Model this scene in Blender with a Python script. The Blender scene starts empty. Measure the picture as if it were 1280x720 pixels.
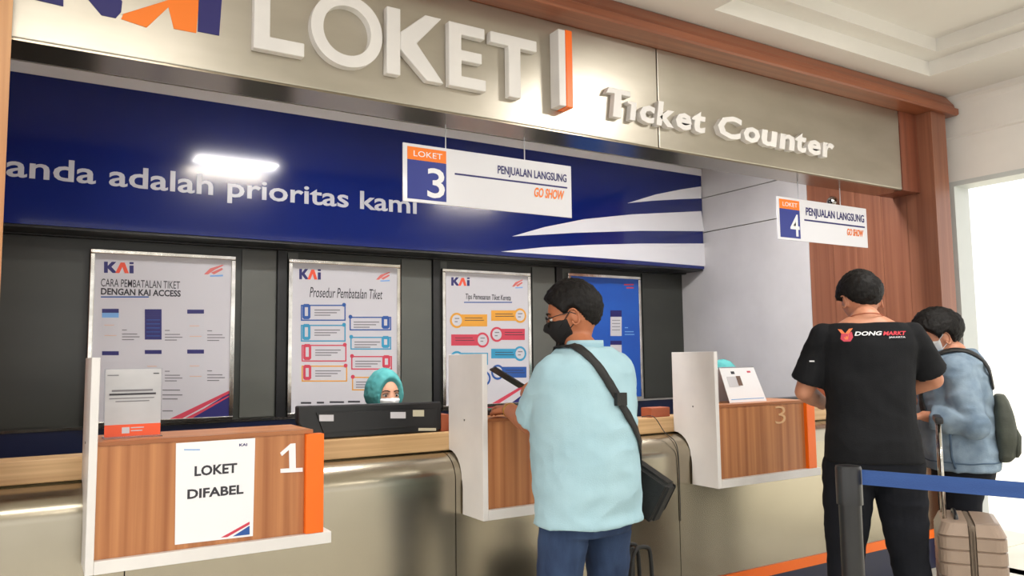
import bpy, bmesh, math, random
from mathutils import Vector, Matrix, noise
from mathutils.bvhtree import BVHTree
random.seed(7)
S = bpy.context.scene
COL = S.collection
PI = math.pi
# ------------------------------------------------------------------ camera
# rows: image right, image down, viewing direction, in world axes (x along the counter, y into it, z up)
CM = [[0.8507856482904693, -0.5253697928747993, -0.012262193835369122],
      [0.03548930865062514, 0.08072071250291973, -0.9961047512910083],
      [0.5243131598906006, 0.8470364498105801, 0.08732103445231391]]
FP = 982.56; CH = 1.378
cam_d = bpy.data.cameras.new('camera'); cam = bpy.data.objects.new('camera', cam_d); COL.objects.link(cam)
cam_d.sensor_width = 36; cam_d.lens = FP / 1280 * 36; cam_d.clip_start = .02
r_, d_, f_ = [Vector(v) for v in CM]
cam.matrix_world = Matrix(((r_.x, -d_.x, -f_.x, 0), (r_.y, -d_.y, -f_.y, 0), (r_.z, -d_.z, -f_.z, CH), (0, 0, 0, 1)))
S.camera = cam
# ------------------------------------------------------------------ world, sun, lamps, exposure
w = bpy.data.worlds.new('overcast'); S.world = w; w.use_nodes = True
w.node_tree.nodes['Background'].inputs[0].default_value = (1.0, .985, .965, 1)
w.node_tree.nodes['Background'].inputs[1].default_value = 1.45
sd = bpy.data.lights.new('sun', 'SUN'); sd.energy = 3; sd.angle = .05; sd.color = (1, .97, .9)
so = bpy.data.objects.new('sun', sd); COL.objects.link(so)
so.rotation_euler = Vector((.3, -.5, -1)).to_track_quat('-Z', 'Y').to_euler()
LAMPS = [(3.3, 1.22, 3.22, .9, .3, 40), (.2, .6, 3.22, 1.1, .3, 16), (3.4, -1.6, 3.22, 1.1, .3, 30), (1.0, -1.6, 3.22, 1.1, .3, 30), (-1.6, 0, 3.22, 1.1, .3, 30)]
KLAMP = 38
vs = S.view_settings
vs.view_transform = 'Standard'; vs.look = 'None'; vs.gamma = 1; vs.exposure = .12; vs.use_curve_mapping = False

# ------------------------------------------------------------------ helpers
def lin(c):
    return tuple([(x/255/12.92 if x/255 <= .04045 else ((x/255+.055)/1.055)**2.4) for x in c]) + (1,)
MATS = {}
def mat(name, rgb, rough=.5, metal=0, rgb2=None, scale=(8, 8, 8), bump=0, bscale=None, emit=0, spec=.5, alpha=1, trans=0, detail=4, lo=.35, hi=.65, coat=0):
    if name in MATS: return MATS[name]
    m = bpy.data.materials.new(name); m.use_nodes = True; MATS[name] = m
    nt = m.node_tree; b = nt.nodes['Principled BSDF']
    c = lin(rgb); m.diffuse_color = c
    b.inputs['Base Color'].default_value = c
    b.inputs['Roughness'].default_value = rough; b.inputs['Metallic'].default_value = metal
    b.inputs['Specular IOR Level'].default_value = spec
    b.inputs['Coat Weight'].default_value = coat
    if trans: b.inputs['Transmission Weight'].default_value = trans; b.inputs['IOR'].default_value = 1.1
    if alpha < 1: b.inputs['Alpha'].default_value = alpha
    if emit:
        b.inputs['Emission Color'].default_value = c; b.inputs['Emission Strength'].default_value = emit
    tc = nt.nodes.new('ShaderNodeTexCoord')
    def nz(sc):
        mp = nt.nodes.new('ShaderNodeMapping'); mp.inputs['Scale'].default_value = sc
        n = nt.nodes.new('ShaderNodeTexNoise'); n.inputs['Scale'].default_value = 1; n.inputs['Detail'].default_value = detail
        nt.links.new(tc.outputs['Object'], mp.inputs[0]); nt.links.new(mp.outputs[0], n.inputs[0]); return n
    if rgb2:
        n = nz(scale); r = nt.nodes.new('ShaderNodeValToRGB')
        r.color_ramp.elements[0].position = lo; r.color_ramp.elements[1].position = hi
        r.color_ramp.elements[0].color = c; r.color_ramp.elements[1].color = lin(rgb2)
        nt.links.new(n.outputs[0], r.inputs[0]); nt.links.new(r.outputs[0], b.inputs['Base Color'])
    if bump:
        n = nz(bscale or scale); bp = nt.nodes.new('ShaderNodeBump'); bp.inputs['Strength'].default_value = bump; bp.inputs['Distance'].default_value = .004
        nt.links.new(n.outputs[0], bp.inputs['Height']); nt.links.new(bp.outputs[0], b.inputs['Normal'])
    return m
def wood(name, dark, light, rough=.4, sc=(34, 34, .7), line=True):
    m = mat(name, dark, rough, rgb2=light, scale=sc, detail=6, lo=.3, hi=.7)
    return m
WHITE = mat('white_laminate', (232, 229, 226), .35, rgb2=(224, 221, 219), scale=(5, 5, 5))
PAINT = mat('white_paint', (234, 230, 224), .6, rgb2=(228, 224, 218), scale=(3, 3, 3), bump=.05)
CEIL = mat('ceiling_paint', (230, 227, 221), .7, rgb2=(224, 221, 215), scale=(2, 2, 2), bump=.03)
NICHE = mat('niche_paint', (214, 212, 214), .5, rgb2=(205, 203, 205), scale=(3, 3, 3), bump=.03)
WOODB = wood('booth_wood', (156, 94, 54), (194, 132, 84))
WOODT = wood('booth_top_wood', (156, 94, 54), (194, 132, 84), .4, (.8, 34, 34))
WOODP = wood('partition_wood', (120, 72, 52), (150, 98, 74), .35, (30, 30, .5))
WOODC = wood('cornice_wood', (118, 64, 42), (152, 90, 60), .35, (.7, 34, 34))
LEDGE = wood('ledge_wood', (188, 148, 102), (222, 186, 138), .35, (1.2, 30, 60))
STEEL = mat('brushed_steel', (176, 168, 150), .24, 1, rgb2=(168, 160, 142), scale=(2, 2, 3))
FSTEEL = mat('fascia_steel', (196, 190, 178), .33, 1, rgb2=(182, 176, 163), scale=(1.6, 3, 5), bump=.02, bscale=(2, 2, 240))
CHROME = mat('chrome', (225, 222, 215), .15, 1, rgb2=(190, 186, 178), scale=(9, 9, 9), bump=.3, bscale=(30, 30, 6))
DGLASS = mat('dark_wall_panel', (58, 60, 55), .3, rgb2=(50, 52, 48), scale=(1, 1, 3))
DGLASS_REFL = mat('grey_reflection_panel', (96, 98, 92), .3, rgb2=(88, 90, 85), scale=(1, 1, 3))  # dark wall with glass reflections put into its colour as lighter grey
BLACK = mat('black_plastic', (22, 22, 24), .35, rgb2=(28, 28, 30), scale=(20, 20, 20))
NAVY = mat('navy_panel', (12, 24, 60), .35, rgb2=(10, 20, 52), scale=(2, 2, 2))
BLUE = mat('sign_blue', (16, 36, 112), .12, rgb2=(14, 31, 100), scale=(.8, 1, 1), coat=.4)
SWHITE = mat('sign_white', (226, 226, 232), .15)
SGREY = mat('sign_silver_letter', (196, 198, 206), .3)
ORANGE = mat('orange_laminate', (255, 116, 10), .35, rgb2=(252, 110, 8), scale=(3, 3, 3))
PORANGE = mat('print_orange', (250, 128, 30), .5)
PRED = mat('print_red', (205, 62, 84), .5)
PAMBER = mat('print_amber', (228, 160, 52), .5)
PNAVY = mat('print_navy', (34, 30, 104), .5)
PBLUE = mat('print_blue', (36, 84, 160), .5)
PCYAN = mat('print_cyan', (50, 150, 190), .5)
PLBLUE = mat('print_pale_blue', (120, 170, 225), .5)
PGREY = mat('print_grey', (120, 118, 124), .6)
PDARK = mat('print_dark', (52, 50, 58), .6)
PPALE = mat('print_pale', (205, 204, 210), .6)
PWHITE = mat('paper_white', (240, 240, 244), .5)
PPAPER = mat('poster_paper', (206, 204, 210), .35)
PPBLUE = mat('poster_blue', (28, 92, 190), .35, rgb2=(22, 78, 176), scale=(1, 1, 2))
TILE = mat('floor_tile', (218, 214, 200), .25, rgb2=(210, 205, 190), scale=(3, 3, 3))
PAVE = mat('outside_paving', (228, 224, 208), .6, rgb2=(220, 216, 200), scale=(3, 3, 3))
GROUT = mat('grout', (120, 116, 106), .8)
CLEAR = mat('clear_acrylic', (240, 244, 246), .05, trans=1)
LAMPM = mat('lamp_diffuser', (255, 248, 235), .5, emit=7)
LAMPS2 = mat('dim_lamp_diffuser', (214, 226, 255), .5, emit=.9)
SKIN1 = mat('skin_tan', (186, 118, 82), .5, rgb2=(174, 106, 72), scale=(14, 14, 14), bump=.05)
SKIN2 = mat('skin_warm', (206, 146, 116), .5, rgb2=(194, 130, 100), scale=(14, 14, 14), bump=.05)
SKIN3 = mat('skin_light', (214, 160, 132), .5, rgb2=(204, 148, 120), scale=(14, 14, 14), bump=.05)
HAIR = mat('black_hair', (11, 9, 9), .6, spec=.25, rgb2=(20, 17, 16), scale=(90, 90, 30), bump=.6, bscale=(160, 160, 40))
MINT = mat('pale_blue_cotton', (170, 203, 214), .85, rgb2=(163, 197, 209), scale=(9, 9, 9), bump=.35, bscale=(260, 260, 260), spec=.2)
BTEE = mat('black_cotton', (24, 25, 28), .85, rgb2=(29, 30, 33), scale=(9, 9, 9), bump=.3, bscale=(240, 240, 240), spec=.2)
DENIM = mat('dark_denim', (42, 56, 84), .85, rgb2=(58, 76, 108), scale=(14, 14, 5), bump=.3, bscale=(240, 240, 240), spec=.2)
LDENIM = mat('light_denim', (112, 132, 152), .85, rgb2=(144, 163, 180), scale=(11, 11, 9), bump=.4, bscale=(220, 220, 220), spec=.2)
LDENIMS = mat('denim_seam', (84, 104, 126), .85, spec=.2)
BPANT = mat('black_trouser', (20, 22, 28), .85, rgb2=(25, 27, 34), scale=(9, 9, 9), bump=.2, bscale=(200, 200, 200), spec=.2)
TEAL = mat('teal_hijab', (92, 168, 168), .8, rgb2=(76, 150, 152), scale=(10, 10, 10), bump=.25, bscale=(50, 50, 50), spec=.2)
BAGM = mat('black_nylon', (20, 20, 20), .6, rgb2=(28, 28, 27), scale=(30, 30, 30), bump=.4, bscale=(200, 200, 200))
OLIVE = mat('grey_green_nylon', (72, 76, 66), .7, rgb2=(60, 64, 56), scale=(12, 12, 12), bump=.4, bscale=(150, 150, 150))
CASE = mat('taupe_shell', (158, 138, 122), .35, rgb2=(150, 130, 114), scale=(5, 5, 5))
TAPE = mat('blue_belt', (48, 84, 150), .7, rgb2=(44, 78, 142), scale=(4, 4, 40), bump=.2, bscale=(200, 200, 200))
POLEM = mat('black_pole', (34, 34, 35), .3, rgb2=(40, 40, 41), scale=(3, 3, 3))
GOLD = mat('gold', (200, 160, 80), .3, 1)
BROWN = mat('brown_box', (170, 90, 58), .6, rgb2=(156, 80, 50), scale=(6, 6, 6))
EYEW = mat('eye_white', (220, 214, 208), .3); EYED = mat('eye_dark', (30, 20, 18), .2)

def link(name, me, m=None, parent=None):
    o = bpy.data.objects.new(name, me); COL.objects.link(o)
    if m is not None and len(me.materials) == 0: me.materials.append(m)
    if parent is not None: o.parent = parent
    return o
def tag(o, label, cat, group=None):
    o['label'] = label; o['category'] = cat
    if group: o['group'] = group
    return o
def struct(o): o['kind'] = 'structure'; return o
def thing(name, loc, label, cat, group=None, rz=0):
    o = bpy.data.objects.new(name, None); COL.objects.link(o); o.location = loc; o.rotation_euler = (0, 0, rz); o.empty_display_size = .1
    return tag(o, label, cat, group)
def mk(name, bm, m, parent=None, smooth=False, org=None):
    bmesh.ops.recalc_face_normals(bm, faces=bm.faces)
    if org is None and parent is not None: org = wloc(parent)
    if org is None:
        xs = [v.co for v in bm.verts]
        org = Vector([(min(v[i] for v in xs)+max(v[i] for v in xs))/2 for i in range(3)])
        org.z = min(v.z for v in xs)
    for v in bm.verts: v.co -= Vector(org)
    me = bpy.data.meshes.new(name); bm.to_mesh(me); bm.free()
    if smooth:
        for p in me.polygons: p.use_smooth = True
    o = link(name, me, m, parent)
    if parent is None: o.location = org
    return o
WL = {}
def wloc(o):
    p = Vector((0, 0, 0))
    while o is not None:
        p += o.location; o = o.parent
    return p
def box(bm, a, b, bev=0):
    r = bmesh.ops.create_cube(bm, size=1)
    for v in r['verts']:
        v.co = Vector([a[i] + (b[i]-a[i])*(v.co[i]+.5) for i in range(3)])
    if bev:
        es = list({e for v in r['verts'] for e in v.link_edges})
        bmesh.ops.bevel(bm, geom=es, offset=bev, segments=2, affect='EDGES', profile=.6)
    return bm
def bx(name, a, b, m, parent=None, bev=0):
    return mk(name, box(bmesh.new(), a, b, bev), m, parent)
def prism(bm, pts, axis, c0, c1):
    """polygon pts in the two other axes, extruded along axis from c0 to c1"""
    def P(p, c): return {'x': (c, p[0], p[1]), 'y': (p[0], c, p[1]), 'z': (p[0], p[1], c)}[axis]
    a = [bm.verts.new(P(p, c0)) for p in pts]; b = [bm.verts.new(P(p, c1)) for p in pts]
    n = len(pts)
    bm.faces.new(a); bm.faces.new(b[::-1])
    for i in range(n): bm.faces.new((a[i], b[i], b[(i+1) % n], a[(i+1) % n]))
    return bm
def ring(bm, c, ax, r, n=16, ry=None, up=None):
    ax = Vector(ax).normalized(); u = ax.cross(Vector(up) if up else Vector((0, 0, 1) if abs(ax.z) < .9 else (0, 1, 0))).normalized(); v = ax.cross(u)
    return [bm.verts.new(Vector(c)+u*math.cos(2*PI*i/n)*r+v*math.sin(2*PI*i/n)*(ry or r)) for i in range(n)]
def bridge(bm, rs, cap=True):
    for a, b in zip(rs, rs[1:]):
        n = len(a)
        for i in range(n): bm.faces.new((a[i], a[(i+1) % n], b[(i+1) % n], b[i]))
    if cap: bm.faces.new(rs[0][::-1]); bm.faces.new(rs[-1])
def tube(bm, pts, r, n=12):
    pts = [Vector(p) for p in pts]; rs = []
    if not hasattr(r, '__len__'): r = [r]*len(pts)
    prev = None
    for i, p in enumerate(pts):
        t = (pts[min(i+1, len(pts)-1)]-pts[max(i-1, 0)]).normalized()
        if prev is None:
            u = t.cross(Vector((0, 0, 1) if abs(t.z) < .9 else (0, 1, 0))).normalized()
        else: u = (prev - t*prev.dot(t)).normalized()
        prev = u; v = t.cross(u)
        rs.append([bm.verts.new(p+u*math.cos(2*PI*k/n)*r[i]+v*math.sin(2*PI*k/n)*r[i]) for k in range(n)])
    bridge(bm, rs); return bm
def lathe(bm, prof, c=(0, 0, 0), n=32):
    rs = [[bm.verts.new((c[0]+r*math.cos(2*PI*k/n), c[1]+r*math.sin(2*PI*k/n), c[2]+z)) for k in range(n)] for r, z in prof]
    bridge(bm, rs); return bm
def smooth_path(pts, k=6):
    pts = [Vector(p) for p in pts]; out = []
    for i in range(len(pts)-1):
        p0, p1, p2, p3 = pts[max(i-1, 0)], pts[i], pts[i+1], pts[min(i+2, len(pts)-1)]
        for j in range(k):
            t = j/k
            out.append(.5*((2*p1)+(p2-p0)*t+(2*p0-5*p1+4*p2-p3)*t*t+(3*p1-p0-3*p2+p3)*t**3))
    out.append(pts[-1]); return out
# a pixel of the photograph taken to the plane y = Y of the place: returns (x, z)
def W(px, py, Y):
    a, b = (px-640)/FP, (py-360)/FP
    d = [CM[0][i]*a+CM[1][i]*b+CM[2][i] for i in range(3)]
    t = Y/d[1]; return (d[0]*t, CH+d[2]*t)
def plates(name, polys, Y, m, parent, th=.0015, px=True):
    """flat print or letter pieces on a wall facing -y: polygons in pixels or in (x, z)"""
    bm = bmesh.new()
    for p in polys:
        prism(bm, [W(q[0], q[1], Y) for q in p] if px else p, 'y', Y, Y-th)
    return mk(name, bm, m, parent)
def rect(x0, y0, x1, y1): return [(x0, y0), (x1, y0), (x1, y1), (x0, y1)]
TXT = {}
def text_mesh(body, bold=0, shear=0, spacing=1, depth=0, res=3):
    cu = bpy.data.curves.new('t', 'FONT'); cu.body = body; cu.size = 1; cu.offset = bold; cu.shear = shear; cu.space_character = spacing
    cu.resolution_u = res; cu.extrude = depth
    o = bpy.data.objects.new('t', cu); COL.objects.link(o)
    bpy.context.view_layer.update()
    me = bpy.data.meshes.new_from_object(o.evaluated_get(bpy.context.evaluated_depsgraph_get()))
    bpy.data.objects.remove(o); bpy.data.curves.remove(cu); return me
def fit_text(name, body, x0, x1, z0, z1, Y, m, parent, bold=0, shear=0, th=.002, spacing=1, tilt=0, mtx=None, res=3):
    me = text_mesh(body, bold, shear, spacing, .01, res)
    xs = [v.co.x for v in me.vertices]; ys = [v.co.y for v in me.vertices]
    ax, bx_, ay, by = min(xs), max(xs), min(ys), max(ys)
    for v in me.vertices:
        u = (v.co.x-ax)/(bx_-ax); q = (v.co.y-ay)/(by-ay)
        c = Vector((x0+u*(x1-x0), Y - (th if v.co.z > 0 else 0), z0+q*(z1-z0)+tilt*u))
        v.co = (mtx @ c) if mtx else c
        if parent is not None: v.co -= wloc(parent)
    o = link(name, me, m, parent); return o
def ptext(name, body, pl, pr, Y, m, parent, **k):
    """text between pixel bottom-left pl and pixel top-right pr"""
    a = W(*pl, Y); b = W(*pr, Y)
    return fit_text(name, body, a[0], b[0], a[1], b[1], Y, m, parent, **k)

# ------------------------------------------------------------------ SETTING
YL = 3.106; YF = 3.0; XP = 5.11; YB = 5.29; YS = 4.997; XD = 5.4
fl = struct(bx('floor', (-4, -6, -.12), (XD+.02, 5.5, -.006), GROUT))
me0 = None
tm = bmesh.new(); box(tm, (.003, .003, 0), (.597, .597, .011), .002)
tme = bpy.data.meshes.new('floor_tile'); tm.to_mesh(tme); tm.free(); tme.materials.append(TILE)
for i in range(12):
    for j in range(12):
        x = XD - .6*(i+1); y = 3.05-.6*(j+1)
        t = bpy.data.objects.new('floor_tile', tme); COL.objects.link(t); t.parent = fl
        t.location = Vector((x, y, -.011)) - fl.location
pv = struct(bx('pavement', (XD+.02, -40, -.12), (60, 60, -.006), PAVE))
tm = bmesh.new(); box(tm, (.005, .005, 0), (1.195, 1.195, .011), .002)
pme = bpy.data.meshes.new('paving_slab'); tm.to_mesh(pme); tm.free(); pme.materials.append(PAVE)
for i in range(9):
    for j in range(12):
        t = bpy.data.objects.new('paving_slab', pme); COL.objects.link(t); t.parent = pv
        t.location = Vector((XD+.02+1.03-1.2+1.2*i if i else XD+.02-.15, -5.4+1.2*j, -.011)) - pv.location
# ceiling with two stepped coffers over the hall
cz = 3.13
bm = bmesh.new()
def slab(x0, x1, y0, y1, z): box(bm, (x0, y0, z), (x1, y1, 3.5))
slab(-4, XD, 2.74, 5.5, cz)                       # strip over the counter front
slab(4.85, XD, -6, 2.74, cz)                      # strip along the right wall
slab(2.72, 2.93, -6, 2.74, cz)                    # beam between the coffers
slab(-4, 2.72, -6, -5.6, cz); slab(2.93, 4.85, -6, -5.6, cz)
for (x0, x1) in ((-4, 2.72), (2.93, 4.85)):
    box(bm, (x0, 2.62, 3.225), (x1, 2.74, 3.5)); box(bm, (x0, -5.6, 3.225), (x1, -5.48, 3.5))
    box(bm, (x1-.12, -5.48, 3.225), (x1, 2.62, 3.5))
    if x0 > 0: box(bm, (x0, -5.48, 3.225), (x0+.12, 2.62, 3.5))
    box(bm, (x0 + (.12 if x0 > 0 else 0), -5.48, 3.31), (x1-.12, 2.62, 3.5))
ce = struct(mk('ceiling', bm, CEIL))
# right wall with the bright opening
bm = bmesh.new()
box(bm, (XD, 2.93, 0), (XD+.16, 5.5, cz)); box(bm, (XD, -6, 2.52), (XD+.16, 2.93, cz)); box(bm, (XD, -6, 0), (XD+.16, -1.2, 2.52))
wr = struct(mk('wall_right', bm, PAINT))
bm = bmesh.new()
prism(bm, [(XD, 3.13), (XD-.035, 3.13), (XD-.03, 3.105), (XD-.012, 3.09), (XD, 3.06)], 'y', -6, 3.4)
struct(mk('trim_1', bm, PAINT))
bm = bmesh.new(); prism(bm, [(XD, 2.865), (XD-.014, 2.86), (XD-.014, 2.845), (XD, 2.835)], 'y', -6, 3.4)
struct(mk('trim_2', bm, PAINT))
bm = bmesh.new(); box(bm, (XD-.012, 2.922, 0), (XD+.17, 2.955, 2.54)); box(bm, (XD-.012, -1.19, 2.508), (XD+.17, 2.9215, 2.54)); box(bm, (XD-.012, -1.225, 0), (XD+.17, -1.1905, 2.54))
struct(mk('trim_3', bm, mat('frame_grey', (196, 200, 198), .4)))
# back wall of the kiosk
bw = struct(bx('wall_back', (-.4, YB, .0), (XP+.3, YB+.15, cz), DGLASS))
bx('dado_panel', (-.4, YB-.012, 0), (XP, YB, .985), NAVY, bw)
bx('dado_trim', (-.4, YB-.02, .985), (XP, YB, 1.0), CHROME, bw)
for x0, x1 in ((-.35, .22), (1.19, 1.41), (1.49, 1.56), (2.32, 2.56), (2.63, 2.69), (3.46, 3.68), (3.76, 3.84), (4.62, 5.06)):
    bx('wall_panel', (x0, YB-.012, 1.01), (x1, YB-.0005, 2.1), DGLASS_REFL if x0 > 1 and x1 < 4 else DGLASS, bw)  # panels between the posters carry painted reflections, the outer ones stay dark
for x in (1.45, 2.6, 3.72):
    bx('mullion', (x-.03, YB-.025, 1.0), (x+.03, YB-.0005, 2.12), BLACK, bw)
bx('top_rail', (-.4, YB-.06, 2.11), (XP, YB-.0005, 2.2), BLACK, bw)
# niche wall of three boards, then wood boards of the partition
nw = struct(bx('wall_niche', (XP+.012, 3.9, 0), (XP+.17, YB, cz), GROUT))
for z0, z1 in ((0, 2.457), (2.465, 2.767), (2.775, cz)):
    bx('wall_board', (XP, 3.902, z0), (XP+.013, YB, z1), NICHE, nw)
pr = struct(bx('wall_partition', (XP+.012, 2.912, 0), (XP+.158, 3.9, 2.985), WOODP))
ys = [2.912, 3.1, 3.29, 3.49, 3.69, 3.9]
for a, b in zip(ys, ys[1:]):
    bx('wood_panel', (XP, a+.001, 0), (XP+.0125, b-.001, 2.985), WOODP, pr)
bx('edge_board', (XP, 2.895, 0), (XP+.17, 2.912, 2.985), WOODP, pr)
bx('side_panel', (XP+.158, 2.912, 0), (XP+.17, 3.9, 2.985), WOODP, pr)
lp = struct(bx('wall_left_partition', (-.33, 2.912, 0), (-.235, YB, 2.985), WOODP))
bx('edge_board', (-.33, 2.89, 0), (-.072, 2.912, 2.985), mat('left_wood', (176, 116, 72), .35, rgb2=(218, 166, 112), scale=(30, 30, .6), lo=.3, hi=.7), lp)
# kiosk ceiling board
struct(bx('trim_4', (-.232, 3.22, 3.04), (XP, YB, 3.06), CEIL))

# ------------------------------------------------------------------ cornice
bm = bmesh.new()
prof = [(3.2, 2.985), (2.86, 2.985), (2.852, 2.995), (2.852, 3.03), (2.868, 3.04), (2.872, 3.06), (2.905, 3.118), (2.915, 3.128), (3.2, 3.128)]
a = [bm.verts.new((-.6, y, z)) for y, z in prof]
b = [bm.verts.new((5.375 - max(0, (y-2.852)) * (1 if y < 3 else 0) if y < 3 else 5.375 - (.063 if z > 3.1 else 0), y, z)) for y, z in prof]
n = len(prof); bm.faces.new(a); bm.faces.new(b[::-1])
for i in range(n): bm.faces.new((a[i], b[i], b[(i+1) % n], a[(i+1) % n]))
tag(mk('cornice', bm, WOODC), 'long reddish wood cornice capping the steel fascia, just below the ceiling', 'cornice')

# ------------------------------------------------------------------ fascia with raised lettering
fa = thing('fascia_sign', (2.5, YF, 2.45), 'brushed steel header board with raised white letters and cut-off logo above the counter', 'sign')
XJ = 2.766
bx('steel_panel', (-.232, YF, 2.452), (XJ-.003, 3.2, 2.984), FSTEEL, fa, .004)
bx('steel_panel', (XJ+.003, YF, 2.452), (4.907, 3.2, 2.984), FSTEEL, fa, .004)
bx('end_board', (4.909, YF-.004, 2.446), (XP-.001, 3.2, 2.984), mat('dark_end_wood', (112, 60, 42), .35, rgb2=(134, 76, 54), scale=(30, 30, .6)), fa, .003)
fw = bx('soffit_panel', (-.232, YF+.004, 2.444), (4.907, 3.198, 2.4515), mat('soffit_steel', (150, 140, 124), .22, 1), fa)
LY = YF-.052
def letter(polys, m=WHITE, Y=YF, th=.04, bev=.004, name='letter'):
    bm = bmesh.new()
    for p in polys: prism(bm, p, 'y', Y, Y-th)
    o = mk(name, bm, m, fa); 
    md = o.modifiers.new('b', 'BEVEL'); md.width = bev; md.segments = 2; md.limit_method = 'ANGLE'
    return o
def shape_letter(ch, x0, x1, z0, z1, bold=.02, Y=YF, th=.045, shear=0, m=WHITE, name='letter'):
    return fit_text(name, ch, x0, x1, z0, z1, Y, m, fa, bold=bold, shear=shear, th=th, res=12 if ch == 'O' else 2)
b0, t0 = 2.557, 2.846
letter([[(.695, b0), (.89, b0), (.89, b0+.055), (.757, b0+.055), (.757, t0), (.695, t0)]])
shape_letter('O', .915, 1.215, b0-.006, t0+.006, .012, th=.04)
letter([[(1.235, b0), (1.297, b0), (1.297, t0), (1.235, t0)], [(1.297, b0+.115), (1.42, b0), (1.5, b0), (1.372, b0+.155), (1.49, t0), (1.412, t0), (1.297, b0+.19)]])
letter([[(1.525, b0), (1.71, b0), (1.71, b0+.052), (1.587, b0+.052), (1.587, b0+.122), (1.69, b0+.122), (1.69, b0+.17), (1.587, b0+.17), (1.587, t0-.05), (1.705, t0-.05), (1.705, t0), (1.525, t0)]])
letter([[(1.83, b0), (1.895, b0), (1.895, t0-.052), (1.985, t0-.052), (1.985, t0), (1.735, t0), (1.735, t0-.052), (1.83, t0-.052)]])
bar = letter([[(2.085, 2.548), (2.125, 2.548), (2.125, 2.918), (2.085, 2.918)]], th=.075, name='divider_bar')
letter([[(2.1255, 2.545), (2.165, 2.545), (2.165, 2.922), (2.1255, 2.922)]], m=ORANGE, th=.075, name='divider_bar')
# Ticket Counter: humanist italic capitals and lower case, one piece per letter
tc0 = 2.558; xh = .083
words = [('T', 2.36, 2.485, 1.5), ('ı', 2.495, 2.55, 1), ('c', 2.56, 2.66, 1), ('k', 2.668, 2.79, 1.5), ('e', 2.80, 2.91, 1), ('t', 2.915, 3.01, 1.38),
         ('C', 3.10, 3.285, 1.5), ('o', 3.295, 3.425, 1), ('u', 3.435, 3.57, 1), ('n', 3.58, 3.715, 1), ('t', 3.72, 3.815, 1.38), ('e', 3.825, 3.945, 1), ('r', 3.955, 4.07, 1)]
for ch, x0, x1, hh in words:
    x0, x1 = [q + .045 + (q-2.36)*.03 for q in (x0, x1)]
    if ch == 'ı': letter([[(x0, tc0), (x0+.036, tc0), (x0+.05, tc0+xh*1.15), (x0-.012, tc0+xh*1.15), (x0-.01, tc0+xh*1.0), (x0+.012, tc0+xh*.95)]], th=.035, bev=.002)
    elif ch == 'T': letter([[(x0+.03, tc0), (x0+.085, tc0), (x0+.09, tc0+.12), (x0+.15, tc0+.118), (x0+.148, tc0+.145), (x0+.01, tc0+.148), (x0-.008, tc0+.115), (x0+.045, tc0+.12)]], th=.035, bev=.002)
    else: shape_letter(ch, x0, x1, tc0, tc0+xh*1.12*(1.4 if hh > 1.4 else (1.28 if hh > 1.3 else 1)), .035, th=.035, shear=.12)
# cut-off logo, flat vinyl on the steel: navy K, orange swoosh A, navy i
def vin(name, pts, m, th=.003): return plates(name, [pts], YF, m, fa, th, px=False)
vin('logo_letter', [(-.05, 2.594), (.07, 2.588), (.062, 2.88), (-.05, 2.88)], PNAVY)
vin('logo_letter', [(.062, 2.72), (.185, 2.583), (.23, 2.582), (.262, 2.632), (.16, 2.75), (.262, 2.88), (.15, 2.88), (.062, 2.78)], PNAVY)
vin('logo_letter', [(.247, 2.583), (.33, 2.57), (.4, 2.662), (.42, 2.585), (.497, 2.585), (.505, 2.72), (.47, 2.88), (.35, 2.88)], PORANGE)
vin('logo_stripe', [(.246, 2.598), (.44, 2.712), (.50, 2.735), (.505, 2.752), (.25, 2.66)], FSTEEL, .0042)
vin('logo_letter', [(.502, 2.592), (.578, 2.592), (.588, 2.80), (.502, 2.80)], PNAVY)

# ------------------------------------------------------------------ long blue sign board inside
sb = thing('banner_sign', (2.5, YS, 2.13), 'long glossy blue sign board with white swooshes and slogan behind the hanging signs', 'sign')
bx('board', (-.232, YS, 2.133), (XP-.01, YS+.12, 3.03), BLUE, sb)
bx('white_edge', (-.232, YS-.004, 2.972), (XP-.005, YS+.1, 3.035), SWHITE, sb)
bx('bottom_edge', (-.232, YS+.01, 2.118), (XP-.012, YS+.25, 2.132), BLACK, sb)
Yq = YS-.0005
plates('swoosh', [[(784, 254), (820, 243), (850, 237), (876.5, 233), (876.5, 248), (850, 249), (815, 251)]], Yq, SWHITE, sb, .002)
plates('swoosh', [[(640, 295.5), (680, 284), (730, 274), (790, 268), (876.5, 264), (880, 289), (800, 288.5), (720, 291)]], Yq, SWHITE, sb, .002)
plates('swoosh', [[(626, 314.5), (680, 309), (740, 306), (800, 304.5), (882, 304.5), (883, 333), (800, 326), (700, 319)]], Yq, SWHITE, sb, .002)
whole = ptext('slogan', 'anda adalah prioritas kami', (7, 229), (521, 246), Yq, SGREY, None, bold=.016, th=.003)
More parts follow.
